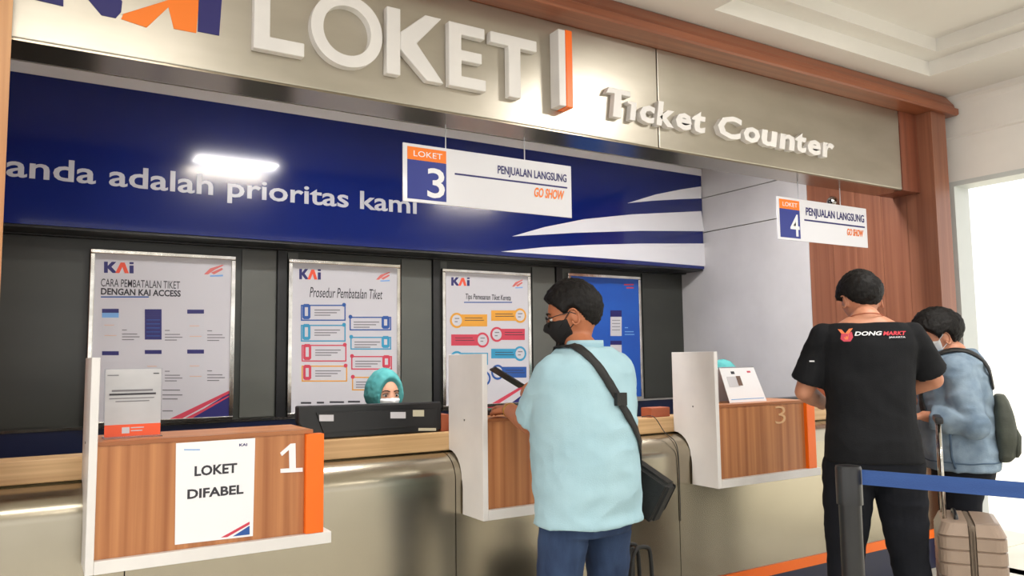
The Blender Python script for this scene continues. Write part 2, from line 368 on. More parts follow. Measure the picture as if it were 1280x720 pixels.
def split_words(o, parent, gap):
    """one object per word: cut a text mesh wherever the gap along x is wide"""
    me = o.data; b = bmesh.new(); b.from_mesh(me); left = set(b.verts); isl = []
    while left:
        st = [left.pop()]; c = set(st)
        while st:
            for e in st.pop().link_edges:
                for v in e.verts:
                    if v in left: left.discard(v); c.add(v); st.append(v)
        isl.append((min(v.co.x for v in c), max(v.co.x for v in c), c))
    isl.sort(key=lambda t: t[0]); words_ = []
    for a0, a1, c in isl:
        if words_ and a0-words_[-1][1] < gap: words_[-1][1] = max(a1, words_[-1][1]); words_[-1][2] |= c
        else: words_.append([a0, a1, set(c)])
    for a0, a1, c in words_:
        nb = bmesh.new(); mp = {}
        for f in b.faces:
            if f.verts[0] in c:
                nb.faces.new([mp.setdefault(v, None) or mp.__setitem__(v, nb.verts.new(v.co-wloc(parent))) or mp[v] for v in f.verts])
        m_ = bpy.data.meshes.new('slogan_word'); nb.to_mesh(m_); nb.free(); link('slogan_word', m_, me.materials[0], parent)
    b.free(); bpy.data.objects.remove(o)
split_words(whole, sb, .055)

# ------------------------------------------------------------------ lamps
for i, (x, y, z, sx, sy, en) in enumerate(LAMPS):
    t = thing('ceiling_light', (x, y, 3.27), ('ceiling lamp panel nearest the LOKET 4 side of the fascia', 'ceiling lamp panel in front of booth 1', 'ceiling lamp panel behind the camera on the right', 'ceiling lamp panel behind the camera in the middle', 'ceiling lamp panel far left of the hall')[i], 'lamp', 'ceiling lamps of the hall')
    bx('frame', (x-sx/2-.03, y-sy/2-.03, 3.275), (x+sx/2+.03, y+sy/2+.03, 3.31), WHITE, t)
    bx('diffuser', (x-sx/2, y-sy/2, 3.268), (x+sx/2, y+sy/2, 3.2745), LAMPM, t)
    ld = bpy.data.lights.new('panel', 'AREA'); ld.shape = 'RECTANGLE'; ld.size = sx; ld.size_y = sy; ld.energy = en; ld.color = (1, .97, .93)
    lo = bpy.data.objects.new('lamp_glow', ld); COL.objects.link(lo); lo.parent = t; lo.location = (0, 0, -.01)

for i, x in enumerate((1.43, 3.8)):  # the second lamp is unseen, added to brighten the kiosk interior
    t = thing('kiosk_light', (x, 3.4, 3.0), 'slim white lamp under the kiosk ceiling, ' + ('mirrored in the slogan on the blue board', 'added to brighten the kiosk, its reflection hidden behind the LOKET 3 sign')[i], 'lamp')
    bx('frame', (x-.35, 3.28, 3.012), (x+.35, 3.52, 3.0395), WHITE, t)
    bx('diffuser', (x-.32, 3.3, 3.004), (x+.32, 3.5, 3.0118), LAMPM, t)
    ld = bpy.data.lights.new('panel', 'AREA'); ld.shape = 'RECTANGLE'; ld.size = .64; ld.size_y = .2; ld.energy = KLAMP; ld.color = (1, .98, .97)
    lo = bpy.data.objects.new('lamp_glow', ld); COL.objects.link(lo); lo.parent = t; lo.location = (0, 0, -.005)

# ------------------------------------------------------------------ counter
ct = thing('service_counter', (2.5, 3.2, 0), 'long ticket counter with rounded brushed steel front and pale wood ledge', 'counter')
seg = [(3.106, .975)]
for k in range(9):
    a_ = PI/2*k/8; seg.append((3.106-.0+-.122*math.sin(a_)+.006, .865+.105*math.cos(a_)))
XS = [-.232, .31, 1.56, 2.822, 4.05, XP-.002]
for x0, x1 in zip(XS, XS[1:]):
    bm = bmesh.new()
    pts = seg + [(2.99, .24), (3.03, .24), (3.03, .85), (3.13, .96), (3.13, .975)]
    prism(bm, pts, 'x', x0+.002, x1-.002)
    o = mk('steel_panel', bm, STEEL, ct)
    for p in o.data.polygons: p.use_smooth = abs(p.normal.x) < .5
    md = o.modifiers.new('e', 'EDGE_SPLIT'); md.split_angle = math.radians(25)
bx('core', (-.232, 3.135, .03), (XP-.002, 3.22, .9745), BLACK, ct)
bx('ledge', (-.232, YL, .976), (XP-.002, 3.226, 1.056), LEDGE, ct, .006)
bx('plinth', (-.232, 2.985, 0), (XP-.002, 3.034, .186), NAVY, ct)
bx('plinth_stripe', (-.232, 2.983, .1865), (XP-.002, 3.0295, .2395), ORANGE, ct)

# ------------------------------------------------------------------ booths
def booth(x0, idx, label):
    t = thing('counter_booth', (x0+.35, 2.9, .72), label, 'counter booth')
    # side panel with the curved notch that rides over the counter shoulder
    notch = [(2.982, .722), (2.98, .83), (2.985, .86)]
    for k in range(7):
        a_ = PI/2*(1-k/6); notch.append((3.106-.118*math.sin(a_), .862+.118*math.cos(a_)))
    pts = [(2.804, .722)] + notch + [(3.106, 1.06), (3.106, 1.392), (2.804, 1.392)]
    bm = bmesh.new(); prism(bm, pts, 'x', x0-.02, x0+.004)
    o = mk('side_panel', bm, WHITE, t); md = o.modifiers.new('b', 'BEVEL'); md.width = .0015; md.limit_method = 'ANGLE'
    for (yy, zz) in ((2.96, 1.115),):
        bm = bmesh.new(); tube(bm, [(x0-.0215, yy, zz), (x0-.019, yy, zz)], .004, 10); mk('screw', bm, POLEM, t)
    xr = x0 + .76; xw = x0 + .665
    bx('shelf', (x0+.0045, 2.804, .722), (xr, 2.979, .762), WHITE, t, .002)
    xo = x0+.665
    bx('front_panel', (x0+.0045, 2.826, .7625), (xo, 2.844, 1.112), WOODB, t)
    bx('top_board', (x0+.0045, 2.822, 1.1125), (xo+.03, 3.1, 1.126), WOODT, t)
    bx('end_panel', (xo-.002, 2.8455, .7625), (xo+.018, 2.979, 1.112), WOODB, t)
    o = bx('orange_post', (xo+.001, 2.806, .7625), (xo+.066, 2.8445, 1.111), ORANGE, t, .002)
    return t
X1, X2, X3 = .2, 1.608, 2.929
b1 = booth(X1, 1, 'wooden counter booth numbered 1 with white side panel and a LOKET DIFABEL sheet')
b2 = booth(X2, 2, 'middle wooden counter booth with tall white side panel, where the man in pale blue stands')
b3 = booth(X3, 3, 'wooden counter booth with outlined number 3 and a white desk calendar on top')
Yn = 2.8258
# number 1 and number 3
def numpos(t, x0): return x0
plates('numeral', [[(350, 566), (363, 554.5), (369, 554), (369.5, 585), (378, 584.5), (378, 589.5), (350.5, 591), (350.3, 586), (361.5, 585.3), (361, 562), (352, 570)]], Yn, PWHITE, b1, .004)
ptext('numeral', '3', (969, 530), (981, 507), Yn, mat('faded_cream', (214, 172, 128), .5), b3, bold=-.012, th=.003)
# sheet LOKET DIFABEL taped on booth 1
sh = thing('notice_sheet', (.56, Yn-.003, .79), 'white LOKET DIFABEL notice sheet taped to the front of booth 1', 'notice')
Yp = Yn-.0008
plates('paper', [[(220, 554), (319, 547.5), (316, 670), (218.5, 681)]], Yp, PWHITE, sh, .001)
Yp -= .0012
ptext('lettering', 'LOKET', (243, 595.5), (296.5, 578.5), Yp, PDARK, sh, bold=.03, th=.0006)
ptext('lettering', 'DIFABEL', (234, 624), (304.5, 605.5), Yp, PDARK, sh, bold=.03, th=.0006)
ptext('logo', 'KAI', (299, 558), (309, 554), Yp, PNAVY, sh, bold=.03, th=.0006)
plates('rule', [rect(230, 561.5, 250, 562.8)], Yp, PLBLUE, sh, .0006)
plates('corner_red', [[(276, 672), (312, 652), (312, 655.5), (284, 671.3)]], Yp, PRED, sh, .0006)
plates('corner_blue', [[(291, 670.5), (312, 657), (312, 668)]], Yp, PBLUE, sh, .0006)

# ------------------------------------------------------------------ hanging signs
def hanging(x0, x1, num, label):
    z0, z1, Y = 2.068, 2.331, 3.15
    t = thing('hanging_sign', ((x0+x1)/2, Y, z0), label, 'sign')
    bx('board', (x0, Y, z0), (x1, Y+.008, z1), mat('acrylic_white', (228, 228, 234), .12, coat=.3), t, .001)
    w = x1-x0; xm = x0+.232*w; e = .02
    A = lambda nm, a, b, c, d, m: bx(nm, (a, Y-.0014, c), (b, Y-.0002, d), m, t)
    A('orange_field', x0+e, xm, z1-.072, z1-.014, PORANGE); A('blue_field', x0+e, xm, z0+.014, z1-.0725, mat('sign_number_blue', (38, 52, 140), .4))
    Yt = Y-.0016
    fit_text('lettering', 'LOKET', x0+e+.03, xm-.02, z1-.056, z1-.03, Yt, PWHITE, t, th=.0005)
    fit_text('numeral', num, x0+.55*(xm-x0), xm-.008, z0+.026, z1-.10, Yt, PWHITE, t, bold=.012, th=.0005)
    big = num == '4'
    fit_text('lettering', 'PENJUALAN LANGSUNG', x0+(.30 if big else .53)*w, x1-.03, z1-(.112 if big else .098), z1-(.046 if big else .046), Yt, PNAVY, t, bold=.016, th=.0005)
    A('underline', x0+.28*w, x1-.026, z1-(.132 if big else .117), z1-(.122 if big else .109), PNAVY)
    fit_text('lettering', 'GO SHOW', x0+.755*w, x1-.045, z1-(.194 if big else .178), z1-(.148 if big else .13), Yt, PORANGE, t, bold=.024, shear=.25, th=.0005)
    for xx in (xm, x0+.70*w):
        bm = bmesh.new(); tube(bm, [(xx, Y+.004, z1-.004), (xx, Y+.004, 2.443)], .003, 6); mk('cord', bm, mat('clear_cord', (190, 192, 198), .3), t)
    return t
hanging(1.392, 2.308, '3', 'hanging white LOKET 3 sign with a blue and orange square, nearer the middle')
hanging(3.845, 4.728, '4', 'hanging white LOKET 4 sign in front of the wood partition')
# small round camera on the partition
dc = thing('dome_camera', (XP-.04, 3.66, 2.5), 'small round metallic camera on the wood partition behind the LOKET 4 sign', 'camera')
bm = bmesh.new(); lathe(bm, [(.0, 0), (.03, .004), (.045, .02), (.045, .03), (.03, .05), (.001, .055)], (0, 0, 0), 20)
for v in bm.verts: v.co = Vector((XP-.001-v.co.z, 3.66+v.co.x, 2.5+v.co.y))
mk('body', bm, CHROME, dc, True)
bm = bmesh.new(); bmesh.ops.create_uvsphere(bm, u_segments=12, v_segments=8, radius=.02, matrix=Matrix.Translation((XP-.05, 3.66, 2.495))); mk('lens', bm, BLACK, dc, True)

# ------------------------------------------------------------------ posters
def kai(parent, px, py, w, h, Y):
    """small KAI mark: px,py top-left pixel"""
    P = lambda pts: [(px+a*w, py+b*h+a*w*.02) for a, b in pts]
    plates('logo_letter', [P([(0, 0), (.13, 0), (.13, .36), (.26, 0), (.42, 0), (.25, .45), (.45, 1), (.29, 1), (.13, .6), (.13, 1), (0, 1)])], Y, PNAVY, parent, .0006)
    plates('logo_letter', [P([(.38, 1), (.56, .05), (.7, .05), (.84, 1), (.7, 1), (.62, .45), (.52, 1)])], Y-.0003, mat('logo_red_orange', (236, 82, 52), .5), parent, .0006)
    plates('logo_letter', [P([(.86, .3), (1, .3), (1, 1), (.86, 1)]), P([(.86, 0), (1, 0), (1, .18), (.86, .18)])], Y, PNAVY, parent, .0006)
def emblem(parent, px, py, w, h, Y):
    P = lambda pts: [(px+a*w, py+b*h) for a, b in pts]
    plates('emblem', [P([(.0, .8), (.3, .3), (.9, .0), (1, .05), (.55, .4), (.2, .8)]), P([(.35, .65), (.9, .25), (.95, .4), (.5, .8)])], Y, mat('emblem_red', (214, 110, 104), .5), parent, .0006)
    plates('emblem', [P([(.3, .88), (.95, .82), (.95, .96), (.3, 1)])], Y, PLBLUE, parent, .0006)
YPo = YB-.045
def poster(x0, x1, z0, z1, m, label):
    t = thing('poster', ((x0+x1)/2, YPo, z0), label, 'poster')
    bx('board', (x0+.02, YPo, z0+.02), (x1-.02, YPo+.02, z1-.02), m, t)
    f = .026
    for a, b in (((x0, YPo-.008, z0), (x1, YPo+.022, z0+f)), ((x0, YPo-.008, z1-f), (x1, YPo+.022, z1)), ((x0, YPo-.008, z0+f), (x0+f, YPo+.022, z1-f)), ((x1-f, YPo-.008, z0+f), (x1, YPo+.022, z1-f))):
        bx('frame_bar', a, b, CHROME, t, .004)
    return t
Yr = YPo-.0004
def lines(name, segs, m, parent, h=1.1, Y=None):
    for x0, x1, y in segs: plates(name, [rect(x0, y, x1, y+h)], Y or Yr, m, parent, .0006)
# poster 1
p1 = poster(.31, 1.142, 1.0, 2.05, PPAPER, 'large silver-framed poster on cancelling tickets with phone screenshots, behind booth 1')
kai(p1, 130, 327, 37, 14, Yr); emblem(p1, 255, 331, 25, 15, Yr)
ptext('headline', 'CARA PEMBATALAN TIKET', (126, 358), (225, 351.8), Yr, PDARK, p1, bold=.003, th=.0006)
ptext('headline', 'DENGAN KAI ACCESS', (126, 368.3), (226, 363), Yr, PDARK, p1, bold=.03, th=.0006)
lines('underline', [(126, 186, 370.4)], PBLUE, p1, 1.6)
for i, (x, y) in enumerate([(127.5, 386), (181, 386.5), (234, 387), (127.5, 439), (181, 437.5), (234, 437)]):
    hh = 38
    plates('screenshot', [rect(x, y, x+21, y+hh)], Yr, PNAVY if i == 1 else PPALE, p1, .0005)
    plates('screenshot_bar', [rect(x, y, x+21, y+(5 if i != 1 else 8))], Yr-.0005, PNAVY, p1, .0005)
    if i == 0: plates('screenshot_picture', [rect(x, y+5, x+21, y+11)], Yr-.0005, PLBLUE, p1, .0005)
    lines('screen_print', [(x+2, x+19, y+13+k*5) for k in range(5)], PPALE if i != 1 else PBLUE, p1, .8, Yr-.0005)
    if i not in (1, 3): lines('screen_print', [(x+3, x+15, y+20), (x+3, x+18, y+33)], mat('print_peach', (226, 180, 150), .5), p1, .8, Yr-.0009)
    if i != 3: lines('caption', [(x+25, x+31, y+26), (x+25, x+44, y+31), (x+25, x+47, y+34.5), (x+25, x+40, y+38)], PGREY, p1, 1.1)
lines('caption', [(203, 225, 487), (203, 228, 493), (203, 222, 498), (203, 216, 513)], PGREY, p1, 1.3)
plates('corner_navy', [[(232, 525), (289, 489.5), (289, 522.5)]], Yr, PNAVY, p1, .0006)
plates('corner_red', [[(205, 527), (289, 487), (289, 490.5), (222, 526)]], Yr-.0004, PRED, p1, .0006)
plates('corner_red', [[(226, 525.7), (289, 493), (289, 494.5), (236, 525)]], Yr-.0004, PRED, p1, .0006)
# poster 2
p2 = poster(1.487, 2.295, 1.0, 2.055, PPAPER, 'silver-framed poster of coloured step boxes titled Prosedur Pembatalan Tiket, behind the clerk')
kai(p2, 374, 336, 27, 13, Yr); emblem(p2, 470, 340, 18, 12, Yr)
ptext('headline', 'Prosedur Pembatalan Tiket', (387, 371.5), (478, 362), Yr, PDARK, p2, bold=.004, shear=.2, th=.0006)
def outline(x0, y0, x1, y1, m, parent, w=1.5):
    plates('step_box', [rect(x0, y0, x1, y0+w), rect(x0, y1-w, x1, y1), rect(x0, y0+w, x0+w, y1-w), rect(x1-w, y0+w, x1, y1-w)], Yr, m, parent, .0006)
steps = [(376, 381, 432, 401, PBLUE, 0), (437, 396, 489, 413, PBLUE, 1), (376, 406, 432, 427, PCYAN, 0), (438, 421, 489, 437, PCYAN, 1),
         (377, 431, 433, 452, PRED, 0), (439, 445, 490, 462, PRED, 1), (377, 457, 434, 477, PAMBER, 0), (440, 471, 490, 488, PAMBER, 1)]
for x0, y0, x1, y1, m, s in steps:
    outline(x0, y0, x1, y1, m, p2)
    ix = x0+2 if not s else x1-12
    mi = m if m is not PAMBER else PRED
    plates('step_icon', [[(ix, y0+1), (ix+2, y0-1), (ix+8, y0-1), (ix+10, y0+1), (ix+10, y1-4), (ix+8, y1-2), (ix+2, y1-2), (ix, y1-4)]], Yr-.0004, mi, p2, .0006)
    plates('step_icon', [rect(ix+3, y0+3, ix+7, y1-6)], Yr-.0009, PPALE, p2, .0004)
    tx = x0+17 if not s else x0+5
    lines('caption', [(tx, tx+32, y0+6), (tx, tx+28, y0+9.3), (tx, tx+20, y0+12.4)], PGREY, p2, 1.2)
    bm = bmesh.new(); cx, czz = W(x1-2 if not s else x0+1, y0, Yr); tube(bm, [(cx, Yr, czz), (cx, Yr-.0012, czz)], .014, 14); mk('step_dot', bm, mi, p2)
lines('footer_word', [(376, 389, 502.5), (396, 405, 502.2), (412, 430, 501.5), (435, 450, 501)], PDARK, p2, 2.2)
# poster 3
p3 = poster(2.635, 3.42, 1.0, 2.045, PPAPER, 'silver-framed poster of orange, red and blue ribbons behind the middle booth')
kai(p3, 564, 346.5, 23, 10.5, Yr); emblem(p3, 640, 349.5, 14, 11, Yr)
ptext('headline', 'Tips Pemesanan Tiket Kereta', (582, 376), (638.5, 369), Yr, PDARK, p3, bold=.012, shear=.15, th=.0006)
lines('underline', [(580, 640, 377.3)], PBLUE, p3, 1.3)
rib = [(564, 393, 609, 408, PAMBER, 0), (614, 388, 656, 401, PAMBER, 1), (564, 418, 609, 432, PRED, 1), (614, 411, 656, 425, PRED, 0),
       (564, 441, 610, 456, PCYAN, 0), (614, 436, 656, 448, PCYAN, 1), (565, 466, 611, 480, PBLUE, 1), (615, 458.5, 658, 472, PBLUE, 0)]
for x0, y0, x1, y1, m, s in rib:
    a, b = (x0+9, x1) if not s else (x0, x1-9)
    plates('ribbon', [rect(a, y0, b, y1)], Yr, m, p3, .0006)
    cxp = x0+7 if not s else x1-6
    cx, czz = W(cxp, (y0+y1)/2, Yr)
    bm = bmesh.new(); tube(bm, [(cx, Yr, czz), (cx, Yr-.0018, czz)], .058, 24); mk('ribbon_disc', bm, m, p3)
    bm = bmesh.new(); tube(bm, [(cx, Yr-.0018, czz), (cx, Yr-.0024, czz)], .042, 24); mk('ribbon_disc', bm, PPALE, p3)
    lines('ribbon_icon', [(cxp-2.5, cxp+3, (y0+y1)/2-3), (cxp-2.5, cxp+1, (y0+y1)/2+1)], PGREY, p3, 1.2, Yr-.0025)
    q = x0+17 if not s else x0+5
    lines('ribbon_text', [(q, q+22, y0+4), (q, q+24, y0+7)], PDARK, p3, .8, Yr-.0007)
plates('corner_red', [[(600, 513), (663, 476), (663, 479), (612, 512)]], Yr-.0003, PRED, p3, .0006)
plates('corner_navy', [[(628, 512), (663, 486), (663, 511)]], Yr, PNAVY, p3, .0006)
# poster 4 (blue)
p4 = poster(3.79, 4.57, 1.0, 2.065, PPBLUE, 'silver-framed bright blue poster behind the man in pale blue')
for b in p4.children:
    if b.name.startswith('frame_bar'): b.scale = (1, 1, 1)
plates('screenshot', [rect(763, 388, 777, 420)], Yr, PPALE, p4, .0006); plates('screenshot_bar', [rect(763, 388, 777, 396)], Yr-.0006, PNAVY, p4, .0006)
lines('screen_print', [(765, 775, 400+k*4) for k in range(4)], PGREY, p4, .8, Yr-.0007)
plates('screenshot', [rect(763, 426, 777, 452)], Yr, PPALE, p4, .0006); plates('screenshot_bar', [rect(763, 426, 777, 431)], Yr-.0006, PNAVY, p4, .0006)
lines('caption', [(781, 785, 409), (781, 792, 414), (781, 793, 417.5)], PLBLUE, p4, 1.2)
lines('emblem', [(780, 792, 355), (783, 792, 359)], PRED, p4, 1.6)

# ------------------------------------------------------------------ things on the counter
def rotbox(bm, c, half, rz=0, rx=0):
    M = Matrix.Translation(c) @ Matrix.Rotation(rz, 4, 'Z') @ Matrix.Rotation(rx, 4, 'X')
    r = bmesh.ops.create_cube(bm, size=2)
    for v in r['verts']: v.co = M @ Vector((v.co.x*half[0], v.co.y*half[1], v.co.z*half[2]))
    return bm
# monitor seen from behind, on a desk behind the ledge
desk = thing('clerk_desk', (2.5, 3.9, 0), 'dark low desk running behind the counter for the clerks', 'desk')
bx('desktop', (-.04, 3.40, .70), (XP-.01, 3.80, .74), mat('desk_grey', (70, 66, 62), .5), desk)
for x in (0.6, 2.3, 3.2, 5.0): bx('leg', (x, 3.44, 0.001), (x+.04, 3.76, .6995), BLACK, desk)
def monitor(x0, x1, z0, z1, Y, label, stickers=()):
    xc = (x0+x1)/2
    t = thing('monitor', (xc, Y+.06, .7405), label, 'monitor')
    bm = bmesh.new()
    pr_ = [(x0, z1), (x1, z1), (x1, z0+.03), (x1-.03, z0), (x0+.05, z0), (x0, z0+.05)]
    prism(bm, pr_, 'y', Y, Y+.06)
    o = mk('housing', bm, BLACK, t); md = o.modifiers.new('b', 'BEVEL'); md.width = .008; md.segments = 2; md.limit_method = 'ANGLE'
    bx('rear_ridge', (x0+.06, Y-.014, z0+.03), (x1-.06, Y-.0005, z1-.04), BLACK, t, .006)
    bx('screen', (x0+.02, Y+.0605, z0+.03), (x1-.02, Y+.064, z1-.02), mat('screen_off', (40, 52, 70), .1), t)
    bx('neck', (xc-.05, Y+.01, .752), (xc+.05, Y+.05, z0+.01), BLACK, t)
    bx('foot', (xc-.12, Y-.03, .7405), (xc+.12, Y+.16, .7515), BLACK, t, .003)
    for a, b, c, d in stickers: plates('sticker', [rect(a, b, c, d)], Y-.0145, PPALE if c < 520 else mat('sticker_cream', (206, 200, 176), .5), t, .0008)
    return t
mo = thing('monitor', (1.3, 3.16, 1.0565), 'wide black monitor low on the ledge with small stickers, in front of a clerk', 'monitor')
Ym = 3.135
bm = bmesh.new()
prism(bm, [W(*p, Ym) for p in ((373, 508), (552, 502.5), (552, 536), (545, 540)) ] + [(W(400, 549, Ym)[0], 1.0567), (W(392, 549, Ym)[0], 1.0567), W(373, 530, Ym)], 'y', Ym, Ym+.05)
o = mk('housing', bm, BLACK, mo); md = o.modifiers.new('b', 'BEVEL'); md.width = .006; md.segments = 2; md.limit_method = 'ANGLE'
plates('rear_ridge', [[(395, 516), (546, 510.5), (540, 531), (404, 541)]], Ym, mat('black_ridge', (30, 30, 32), .4), mo, .008)
plates('screen', [[(380, 512), (548, 507), (545, 534), (398, 543)]], Ym+.0525, mat('screen_off', (40, 52, 70), .1), mo, .002)
for q in (rect(399, 518.5, 417, 526.5), rect(488, 515, 507, 523), rect(516, 512.5, 530, 520.5)): plates('sticker', [q], Ym-.008, PPALE if q[0][0] < 510 else mat('sticker_cream', (206, 200, 176), .5), mo, .0008)
plates('sticker', [rect(523, 535, 545, 538.5)], Ym-.0001, mat('sticker_cream', (206, 200, 176), .5), mo, .0008)
ks = thing('counter_device', (4.1, 3.15, 1.0565), 'flat black device on the ledge beside booth 3, left of the man in black', 'device')
bx('body', (3.60, 3.13, 1.0565), (4.18, 3.21, 1.118), BLACK, ks, .006)
bx('label_strip', (3.86, 3.1285, 1.085), (4.12, 3.1298, 1.1), PPALE, ks)
tag(bx('wooden_box', (4.19, 3.12, 1.0565), (4.34, 3.2, 1.19), BROWN, None, .003), 'small reddish-brown wooden box on the ledge behind the elbow of the man in black', 'box')
tag(bx('card_box', (2.77, 3.12, 1.0565), (2.899, 3.2, 1.105), BROWN, None, .003), 'low reddish-brown box lying on the ledge left of booth 3', 'box')
tag(bx('card_box', (1.565, 3.13, 1.0565), (1.602, 3.2, 1.13), BROWN, None, .002), 'tiny orange-brown box on the ledge against the side panel of the middle booth', 'box')
# acrylic stand on booth 1
ac = thing('leaflet_holder', (.315, 2.93, 1.127), 'clear acrylic holder with a grey and orange notice on top of booth 1', 'leaflet holder')
ZT = 1.1265
bm = bmesh.new(); rotbox(bm, (.316, 2.944, ZT+.115), (.088, .0015, .113), 0, -.06); mk('clear_sheet', bm, CLEAR, ac)
bm = bmesh.new(); box(bm, (.228, 2.90, ZT), (.404, 2.985, ZT+.003)); mk('base', bm, CLEAR, ac)
def tilt(y, z): return (y+.018+.06*(z-ZT-.115)*1, z)
def acp(name, x0, x1, z0, z1, m, off=0):
    bm = bmesh.new()
    prism(bm, [(2.936+off+.06*(z0-ZT-.115), z0), (2.9365+off+.06*(z0-ZT-.115), z0), (2.9365+off+.06*(z1-ZT-.115), z1), (2.936+off+.06*(z1-ZT-.115), z1)], 'x', x0, x1)
    return mk(name, bm, m, ac)
acp('leaflet', .231, .401, ZT+.004, ZT+.226, mat('leaflet_grey', (196, 196, 199), .4, rgb2=(176, 176, 180), scale=(3, 3, 6)))
acp('leaflet_band', .231, .401, ZT+.004, ZT+.043, mat('leaflet_orange', (240, 88, 40), .4), -.0008)
acp('leaflet_badge', .283, .306, ZT+.014, ZT+.034, PPALE, -.0016)
for i, (a, b, z) in enumerate([(.25, .375, .152), (.243, .385, .14), (.243, .38, .128), (.262, .365, .118), (.31, .35, .03), (.31, .345, .02), (.236, .27, .205), (.376, .394, .209)]):
    acp('leaflet_print', a, b, ZT+z, ZT+z+(.006 if i in (0, 1) else .003), PPALE if i in (4, 5) else (PDARK if i in (1, 7) else PGREY), -.0016)
# calendar on booth 3
ca = thing('desk_calendar', (3.24, 2.96, 1.127), 'white tent-shaped desk calendar standing on top of booth 3', 'calendar')
bm = bmesh.new()
A = [(3.075, 2.90, 1.1265), (3.365, 2.90, 1.1265), (3.37, 2.965, 1.30), (3.13, 2.965, 1.30)]
def sheet(bm, q, th):
    q = [Vector(p) for p in q]; n = (q[1]-q[0]).cross(q[3]-q[0]).normalized()*th
    a = [bm.verts.new(p) for p in q]; b = [bm.verts.new(p+n) for p in q]
    bm.faces.new(a); bm.faces.new(b[::-1])
    for i in range(4): bm.faces.new((a[i], b[i], b[(i+1) % 4], a[(i+1) % 4]))
sheet(bm, [(3.11, 2.90, 1.1267), (3.39, 2.90, 1.1267), (3.36, 2.955, 1.305), (3.10, 2.955, 1.305)], .002); mk('front_page', bm, PWHITE, ca)
bm = bmesh.new(); sheet(bm, [(3.39, 3.03, 1.1267), (3.04, 3.03, 1.1267), (3.10, 2.960, 1.305), (3.36, 2.960, 1.305)], .002); mk('rear_page', bm, PPALE, ca)
bm = bmesh.new(); tube(bm, [(3.10, 2.958, 1.306), (3.36, 2.958, 1.306)], .005, 8); mk('binding', bm, PGREY, ca)
def onpage(u, v): 
    a = Vector((3.11, 2.898, 1.1267)).lerp(Vector((3.39, 2.898, 1.1267)), u); b = Vector((3.10, 2.953, 1.305)).lerp(Vector((3.36, 2.953, 1.305)), u)
    return a.lerp(b, v)
def pageprint(name, u0, v0, u1, v1, m, k=0):
    bm = bmesh.new(); off = Vector((0, -.0006-k, .0002))
    sheet(bm, [onpage(u0, v0)+off, onpage(u1, v0)+off, onpage(u1, v1)+off, onpage(u0, v1)+off], .0005); mk(name, bm, m, ca)
pageprint('printed_picture', .12, .45, .42, .75, PPALE); pageprint('printed_picture', .38, .48, .5, .76, mat('print_brown', (110, 84, 70), .5), .001)
pageprint('emblem', .28, .82, .38, .9, PDARK); pageprint('emblem', .75, .85, .85, .9, PRED)
pageprint('rule', .06, .08, .95, .1, PLBLUE)
# loose black cable over the counter shoulder
bm = bmesh.new()
tube(bm, smooth_path([(2.72, 3.14, 1.062), (2.76, 3.09, 1.062), (2.79, 3.045, .985), (2.81, 2.992, .94), (2.82, 2.982, .86), (2.824, 2.984, .7), (2.824, 2.985, .55)], 5), .0022, 8)
tag(mk('loose_cable', bm, BLACK, None, True), 'thin black cable hanging down the steel counter front right of the crossbody bag', 'cable')
# card terminal on middle booth
ter = thing('card_terminal', (1.83, 2.95, 1.1265), 'small black keypad terminal lying on top of the middle booth beside the hand', 'terminal')
bx('body', (1.72, 2.99, 1.1265), (1.90, 3.08, 1.15), BLACK, ter, .004)
for i in range(4): bx('key_row', (1.735+.04*i, 3.0, 1.1503), (1.765+.04*i, 3.06, 1.153), mat('key_green', (60, 96, 70), .5), ter)
# ------------------------------------------------------------------ PEOPLE
def capsule(bm, p0, p1, r0, r1, n=14):
    p0, p1 = Vector(p0), Vector(p1); t = (p1-p0)
    if t.length < 1e-5: t = Vector((0, 0, 1e-4))
    t.normalize(); u = t.cross(Vector((0, 0, 1) if abs(t.z) < .9 else (0, 1, 0))).normalized(); v = t.cross(u)
    rs = []
    for k in range(1, 6):
        a = -PI/2+PI/2*k/5; rs.append((p0+t*r0*math.sin(a), r0*math.cos(a)))
    for k in range(0, 5):
        a = PI/2*k/5; rs.append((p1+t*r1*math.sin(a), r1*math.cos(a)))
    rr = [[bm.verts.new(c+u*math.cos(2*PI*i/n)*r+v*math.sin(2*PI*i/n)*r) for i in range(n)] for c, r in rs]
    bridge(bm, rr, False)
    a = bm.verts.new(p0-t*r0); b = bm.verts.new(p1+t*r1)
    for i in range(n):
        bm.faces.new((rr[0][(i+1) % n], rr[0][i], a)); bm.faces.new((rr[-1][i], rr[-1][(i+1) % n], b))
def chain(bm, pts, rs):
    for i in range(len(pts)-1): capsule(bm, pts[i], pts[i+1], rs[i], rs[i+1])
def loft(bm, secs, n=28, e=2.3):
    rs = []
    for z, cx, cy, rx, ry in secs:
        row = []
        for k in range(n):
            a = 2*PI*k/n; c, s = math.cos(a), math.sin(a)
            row.append(bm.verts.new((cx+rx*math.copysign(abs(c)**(2/e), c), cy+ry*math.copysign(abs(s)**(2/e), s), z)))
        rs.append(row)
    bridge(bm, rs)
